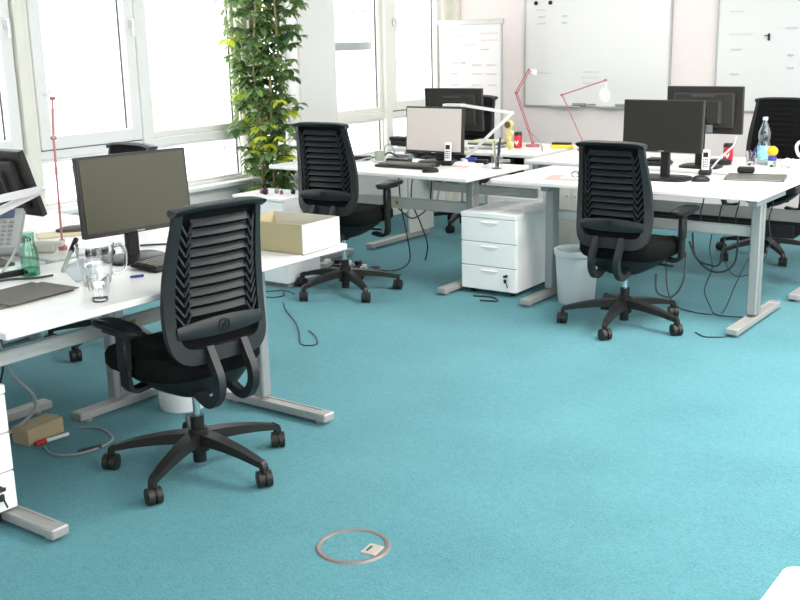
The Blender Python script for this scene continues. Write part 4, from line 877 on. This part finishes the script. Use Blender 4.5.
o = obj('crumpled_tissue', b, m_paper, None, False, (-1.97, 6.93, ZD)); tag(o, 'crumpled white tissue beside the orange topped jar', 'tissue')

# ------------------------------------------------------------------ bins, floor things
def bin_(label, loc, r=0.145, h=0.30, m=m_bin):
    t = thing('waste_bin', label, 'waste bin', loc, 0, 'waste bins')
    b = nb(); lathe(b, [(r*0.80, 0.0), (r*0.82, 0.006), (r*0.97, h-0.03), (r*0.95, h-0.03), (r*0.78, 0.012), (0.001, 0.012)], n=36); obj('body', b, m, t, True)
    b = nb(); lathe(b, [(r*0.96, h-0.035), (r*1.03, h-0.030), (r*1.04, h), (r*0.99, h+0.004), (r*0.95, h-0.004), (r*0.955, h-0.035)], n=36, cap0=False); obj('rim', b, m, t, True); return t
bin_('grey plastic waste bin under the desk beside the white drawer unit', (-2.872, 5.72, 0), 0.135, 0.33)
bin_('white waste bin on the floor behind the nearest chair', (-3.50, 3.07, 0), 0.125, 0.26, m_white2)
t = thing('floor_box', 'flat cardboard box on the carpet under the nearest desk', 'box', (-3.72, 2.46, 0), rad(96))
b = nb(); bx(b, (0, 0, 0.036), (0.19, 0.10, 0.070), 0.003); obj('body', b, m_card, t); b = nb(); bx(b, (0.0, 0, 0.0718), (0.19, 0.045, 0.0015)); obj('tape', b, m_card, t)
t = thing('marker_pen', 'white marker pen with red cap on the carpet beside the cardboard box', 'marker pen', (-3.635, 2.465, 0.010), rad(84))
b = nb(); cyl(b, (-0.03, 0, 0), (0.075, 0, 0), 0.0085, n=14); obj('barrel', b, m_white2, t, True); b = nb(); cyl(b, (-0.075, 0, 0), (-0.028, 0, 0), 0.0105, n=14); obj('cap', b, m_redp, t, True)
# round floor socket
t = thing('floor_socket', 'round metal ringed floor socket set into the open carpet', 'floor socket', (-2.000, 2.425, 0))
b = nb(); lathe(b, [(0.104, 0.0), (0.104, 0.003), (0.108, 0.006), (0.118, 0.006), (0.123, 0.0)], n=64, cap0=False); obj('ring', b, m_ring, t, True)
b = nb(); cyl(b, (0, 0, 0.0), (0, 0, 0.0025), 0.103, n=64); obj('carpet_insert', b, m_carpet, t)
b = nb(); a0 = 0.15; bx(b, (0.072*math.cos(a0), 0.072*math.sin(a0), 0.004), (0.055, 0.070, 0.005), 0.004, rz=a0); fl = obj('flap', b, mat('socket_flap', (0.42, 0.37, 0.33), 0.45, 0.2), t)
b = nb(); bx(b, (0.060*math.cos(a0), 0.060*math.sin(a0), 0.0072), (0.008, 0.035, 0.0012), rz=a0); obj('slot', b, m_gasket, fl)

# ------------------------------------------------------------------ cables
g = 0.0045
cl = cable('dark cable coiled on the carpet beside the marker pen', [(-3.60, 2.40, g), (-3.50, 2.37, g), (-3.43, 2.41, g), (-3.40, 2.50, g), (-3.42, 2.60, g), (-3.50, 2.65, g), (-3.60, 2.66, g), (-3.66, 2.62, g)], 0.0045, m_grey)
b = nb(); cyl(b, (-3.43-(-3.60), 2.44-2.40, 0.003), (-3.40-(-3.60), 2.53-2.40, 0.003), 0.009, n=10); obj('connector', b, m_cable, cl, True)
cable('short thin black cable on the carpet beside the low cabinet', [(-4.80, 4.84, g), (-4.70, 4.80, g), (-4.57, 4.80, g), (-4.53, 4.88, g), (-4.60, 4.96, g)], 0.0035)
cable('thin black cable end looped on the open carpet below the cream carton', [(-4.40, 4.74, g), (-4.28, 4.62, g), (-4.02, 4.42, g), (-3.84, 4.25, g), (-3.72, 4.12, g), (-3.66, 4.09, g), (-3.62, 4.14, g), (-3.72, 4.25, g), (-3.84, 4.33, g)], 0.0035)
cable('black cable running across the carpet past the far left feet', [(-4.9, 5.1, g), (-4.75, 4.90, g), (-4.62, 4.99, g), (-4.50, 4.95, g)], 0.0035)
cable('grey cable hanging under the nearest desk by the drawer unit', [(-3.60, 2.25, 0.50), (-3.62, 2.30, 0.35), (-3.66, 2.42, 0.20), (-3.72, 2.42, 0.10), (-3.80, 2.30, 0.02), (-3.86, 2.15, 0.006)], 0.007, m_cableg)
cable('black cable hanging under the nearest desk by the drawer unit', [(-3.66, 2.30, 0.50), (-3.70, 2.32, 0.35), (-3.75, 2.28, 0.20), (-3.80, 2.15, 0.15), (-3.85, 2.05, 0.10)], 0.004)
zt = 0.45
R3 = [('black cable looped low under the charcoal screen desk, outer loop', [(-2.24, 5.95, zt), (-2.22, 5.95, 0.32), (-2.14, 5.95, 0.24), (-2.05, 5.95, 0.235), (-1.98, 5.95, 0.30), (-1.97, 5.95, zt)], 0.006),
      ('black cable looped under the charcoal screen desk, inner loop', [(-2.25, 5.93, zt-0.05), (-2.20, 5.93, 0.30), (-2.12, 5.93, 0.27), (-2.06, 5.93, 0.29), (-2.04, 5.93, zt)], 0.006),
      ('thin black cable falling from the desk to the carpet near its silver leg', [(-2.14, 6.00, zt), (-2.15, 6.00, 0.35), (-2.13, 6.00, 0.24), (-2.17, 6.00, 0.10), (-2.12, 5.98, g), (-2.05, 5.85, g), (-1.98, 5.83, g), (-1.84, 5.88, g)], 0.0035),
      ('thin black cable crossing the carpet under the charcoal screen desk', [(-2.40, 5.95, 0.30), (-2.36, 5.90, 0.10), (-2.28, 5.85, 0.02), (-2.18, 5.83, g), (-2.08, 5.82, g), (-2.02, 5.90, g), (-2.00, 6.05, 0.15), (-1.97, 6.20, 0.30), (-1.95, 6.3, 0.36)], 0.0035),
      ('thin black cable dipping between the two desks by the silver leg', [(-2.12, 6.10, 0.32), (-2.05, 6.10, 0.20), (-1.97, 6.10, 0.19), (-1.88, 6.12, 0.26), (-1.84, 6.15, 0.42)], 0.003),
      ('short black cable on the carpet in front of the silver desk foot', [(-2.00, 5.42, g), (-1.93, 5.36, g), (-1.87, 5.38, g), (-1.83, 5.41, g)], 0.0035),
      ('black cable looping below the armrest of the chair beside the bin', [(-2.14, 5.60, 0.40), (-2.13, 5.55, 0.25), (-2.18, 5.52, 0.16), (-2.26, 5.50, 0.18), (-2.28, 5.52, 0.28)], 0.006)]
for lb, pts, r in R3: cable(lb, pts, r)
for k, x in enumerate((-2.20, -2.10, -1.98, -1.90, -2.32)):
    cable(['black cable dangling behind the beam of the charcoal screen desk, beside the armrest', 'black cable dangling behind the desk beam, second from the armrest', 'black cable dangling behind the desk beam below the laptop', 'black cable dangling behind the desk beam nearest the silver leg', 'black cable dangling behind the desk beam, hidden partly by the chair'][k], [(x, 6.30, 0.70), (x+0.01, 6.30, 0.6), (x-0.01, 6.31, 0.5), (x+0.005, 6.31, 0.40)], 0.004, group='cables dangling behind the desk beam')
b = nb(); bx(b, (0, 0, 0), (0.20, 0.10, 0.035), 0.006); o = obj('power_adapter', b, m_blackp, None, False, (-2.06, 6.30, 0.690)); tag(o, 'black power adapter fixed under the charcoal screen desk', 'adapter')
b = nb(); bx(b, (0, 0, 0), (0.26, 0.10, 0.04), 0.006); o = obj('power_adapter', b, m_blackp, None, False, (-1.87, 6.28, 0.692)); tag(o, 'black power adapter under the desk nearest the silver leg', 'adapter')
cable('grey cable rising from the phone to the monitor seen from behind', [(-2.31, 6.40, 0.77), (-2.29, 6.50, 0.83), (-2.24, 6.58, 0.90), (-2.24, 6.62, 0.95)], 0.006, m_cableg)
M2 = [('black cable hanging under the lit monitor desk beside the armrest', [(-4.38, 5.95, 0.70), (-4.36, 5.95, 0.45), (-4.30, 5.93, 0.25), (-4.26, 5.9, 0.08), (-4.34, 5.85, 0.01), (-4.48, 5.8, g)]),
      ('black cable hanging in a long S under the lit monitor desk', [(-4.25, 5.95, 0.70), (-4.27, 5.95, 0.50), (-4.20, 5.95, 0.35), (-4.14, 5.95, 0.20), (-4.16, 5.95, 0.08)]),
      ('black cable hanging under the lit monitor desk nearest the drawer unit', [(-4.12, 6.0, 0.72), (-4.14, 6.0, 0.55), (-4.16, 6.0, 0.45), (-4.3, 6.0, 0.36), (-4.42, 6.0, 0.42)])]
for lb, pts in M2: cable(lb, pts, 0.005)
b = nb(); tube(b, [(0, 0, 0), (0.12, 0.03, 0), (0.2, -0.04, 0), (0.1, -0.08, 0)], 0.006, 6, 5); o = obj('cable', b, m_cable, None, True, (-3.48, 5.50, 0.006)); tag(o, 'black cable on the carpet in front of the white drawer unit', 'cable')
cable('black cable lying behind the keyboard and olive screen', [(-3.60, 2.98, ZD+0.006), (-3.50, 3.08, ZD+0.006), (-3.44, 3.02, ZD+0.012), (-3.40, 3.10, ZD+0.01), (-3.55, 3.16, ZD+0.006)], 0.0045)
cable('black cable curling over the nearest desk towards the green bottle', [(-3.52, 2.16, ZD+0.006), (-3.50, 2.26, ZD+0.007), (-3.44, 2.33, ZD+0.006), (-3.42, 2.40, ZD+0.006)], 0.0045)
cable('pale cable arching beside the green bottle', [(-3.62, 2.20, ZD+0.01), (-3.58, 2.27, ZD+0.015), (-3.56, 2.31, ZD+0.06), (-3.58, 2.36, ZD+0.10)], 0.005, m_cableg)
cable('black cable lying between the paper sheet and the small device', [(-3.55, 2.72, ZD+0.006), (-3.48, 2.70, ZD+0.006), (-3.42, 2.74, ZD+0.01), (-3.46, 2.86, ZD+0.006)], 0.005)
cable('dark cable sagging from the desk beside the pink lamp and red can', [(-4.19, 7.42, 0.88), (-4.08, 7.40, 0.80), (-3.98, 7.30, 0.757), (-3.90, 7.15, 0.757), (-3.84, 7.05, 0.752)], 0.004, m_grey)
# tangle of leads and power strip beyond the near desk
t = thing('power_strip', 'white power strip tangled with leads on the carpet below the cream carton', 'power strip', (-4.72, 5.72, 0), rad(15))
b = nb(); bx(b, (0, 0, 0.02), (0.36, 0.055, 0.04), 0.006); obj('body', b, m_white2, t)
for k in range(4): b = nb(); bx(b, (-0.12+0.08*k, 0, 0.05), (0.045, 0.045, 0.035), 0.006); obj('plug', b, m_blackp if k % 2 else m_white2, t)
for k in range(6):
    p = [(-5.05+0.16*k+random.uniform(-.05, .05), 5.62+random.uniform(-.15, .15), 0.006+0.010*j) for j in range(1)]
    q = Vector((-4.86+0.11*k, 5.62, 0.012)); pts = [q+Vector((random.uniform(-.14, .14), random.uniform(-.14, .14), random.uniform(0, .05))) for _ in range(6)]
    cable(['black lead in the tangle around the power strip, nearest the window', 'black lead in the tangle around the power strip, second from the window', 'black lead looping over the power strip middle', 'black lead in the tangle beside the power strip plug', 'black lead in the tangle towards the chair', 'black lead at the chair end of the power strip tangle'][k], pts, 0.006, m_cable if k % 3 else m_cableg, group='leads tangled around the power strip')

# ------------------------------------------------------------------ tall plant
t = thing('potted_plant', 'tall climbing umbrella plant standing in front of the windows', 'plant', (-5.47, 5.82, 0))
b = nb(); lathe(b, [(0.14, 0), (0.15, 0.01), (0.19, 0.34), (0.20, 0.36), (0.185, 0.36), (0.17, 0.32), (0.001, 0.32)], n=32); obj('pot', b, m_pot, t, True)
b = nb(); cyl(b, (0, 0, 0.315), (0, 0, 0.325), 0.168, n=28); obj('soil', b, m_soil, t)
stems = []
for k in range(5):
    a = 2*PI*k/5+0.4; P = []
    for j in range(9):
        z = 0.32+j*0.265; P.append(Vector((0.05*math.cos(a)+0.10*math.cos(a+z*0.8)*z/2.4+0.03*random.uniform(-1, 1), 0.05*math.sin(a)+0.14*math.sin(a+z*0.7)*z/2.4+0.03*random.uniform(-1, 1), z)))
    stems.append(P); b = nb(); tube(b, P, 0.011, 8, 4, 0.006); obj('stem', b, m_stem, t, True)
b = nb(); by_ = nb(); ns = 0
def leaflet(bm, base, d, L, w, droop):
    d = d.normalized(); side = d.cross(Vector((0, 0, 1)))
    side = side.normalized() if side.length > 0.1 else Vector((1, 0, 0)); up = side.cross(d)
    rows = []
    for i in range(6):
        f = i/5; ww = w*(math.sin(PI*min(1, f**1.35))**0.7+0.06)
        c = base+d*L*f+Vector((0, 0, -droop*f*f*L)); rows.append((bm.verts.new(c-side*ww+up*ww*0.25), bm.verts.new(c), bm.verts.new(c+side*ww+up*ww*0.25)))
    for r0, r1 in zip(rows, rows[1:]):
        bm.faces.new((r0[0], r0[1], r1[1], r1[0])); bm.faces.new((r0[1], r0[2], r1[2], r1[1]))
for P in stems:
    sp = smooth_path(P, 10)
    for i in [q_ for q_ in range(6, len(sp)) for _r in range(2 if random.random() < 0.35 else 1)]:
        if random.random() < 0.12: continue
        p = sp[i]; a = random.uniform(0, 2*PI); out = Vector((math.cos(a), math.sin(a), random.uniform(0.1, 0.5))).normalized(); q = p+out*random.uniform(0.05, 0.20)
        if q.x+(-5.47) < -5.74: q.x = -5.74+5.47
        tgt = by_ if random.random() < (0.20 if p.z < 1.25 else 0.06) else b
        rsweep(tgt, [p, q], (0, 0, 1), 0.004, 0.004, 1)
        n = random.randint(6, 8); Lf = random.uniform(0.055, 0.095)
        for k in range(n):
            aa = 2*PI*k/n+random.uniform(-.2, .2); dd = Vector((math.cos(aa), math.sin(aa), random.uniform(-0.6, 0.2)))+out*0.35
            leaflet(tgt, q, dd, Lf*random.uniform(.8, 1.1), Lf*0.27, random.uniform(0.2, 0.6))
for bmx in (b, by_):
    for v in bmx.verts:
        if v.co.x < -0.30: v.co.x = -0.30+(v.co.x+0.30)*0.05
obj('foliage', b, m_leaf, t); obj('yellow_foliage', by_, m_leafy, t)

# ------------------------------------------------------------------ hanging vine on the post
t = thing('hanging_vine', 'pale green vine hanging down the cream post beside the umbrella plant', 'plant', (-5.68, 5.74, 2.45))
b = nb(); P = [Vector((0.02*math.sin(j*1.3), 0.03*math.sin(j*0.9), -j*0.16)) for j in range(10)]; tube(b, P, 0.004, 6, 4); obj('stem', b, m_stem, t, True)
b = nb()
for i, p in enumerate(smooth_path(P, 14)):
    for k in range(3):
        a = random.uniform(-1.9, 1.9); out = Vector((abs(math.cos(a)), math.sin(a), random.uniform(-0.6, 0.1))).normalized(); q = p+out*random.uniform(0.01, 0.075)
        leaflet(b, q, Vector((out.x*0.4, out.y, -0.8)), random.uniform(0.035, 0.06), random.uniform(0.010, 0.016), 0.2)
obj('foliage', b, leaf_mat('pale_vine_leaf', (0.20, 0.32, 0.10), (0.50, 0.60, 0.28)), t)
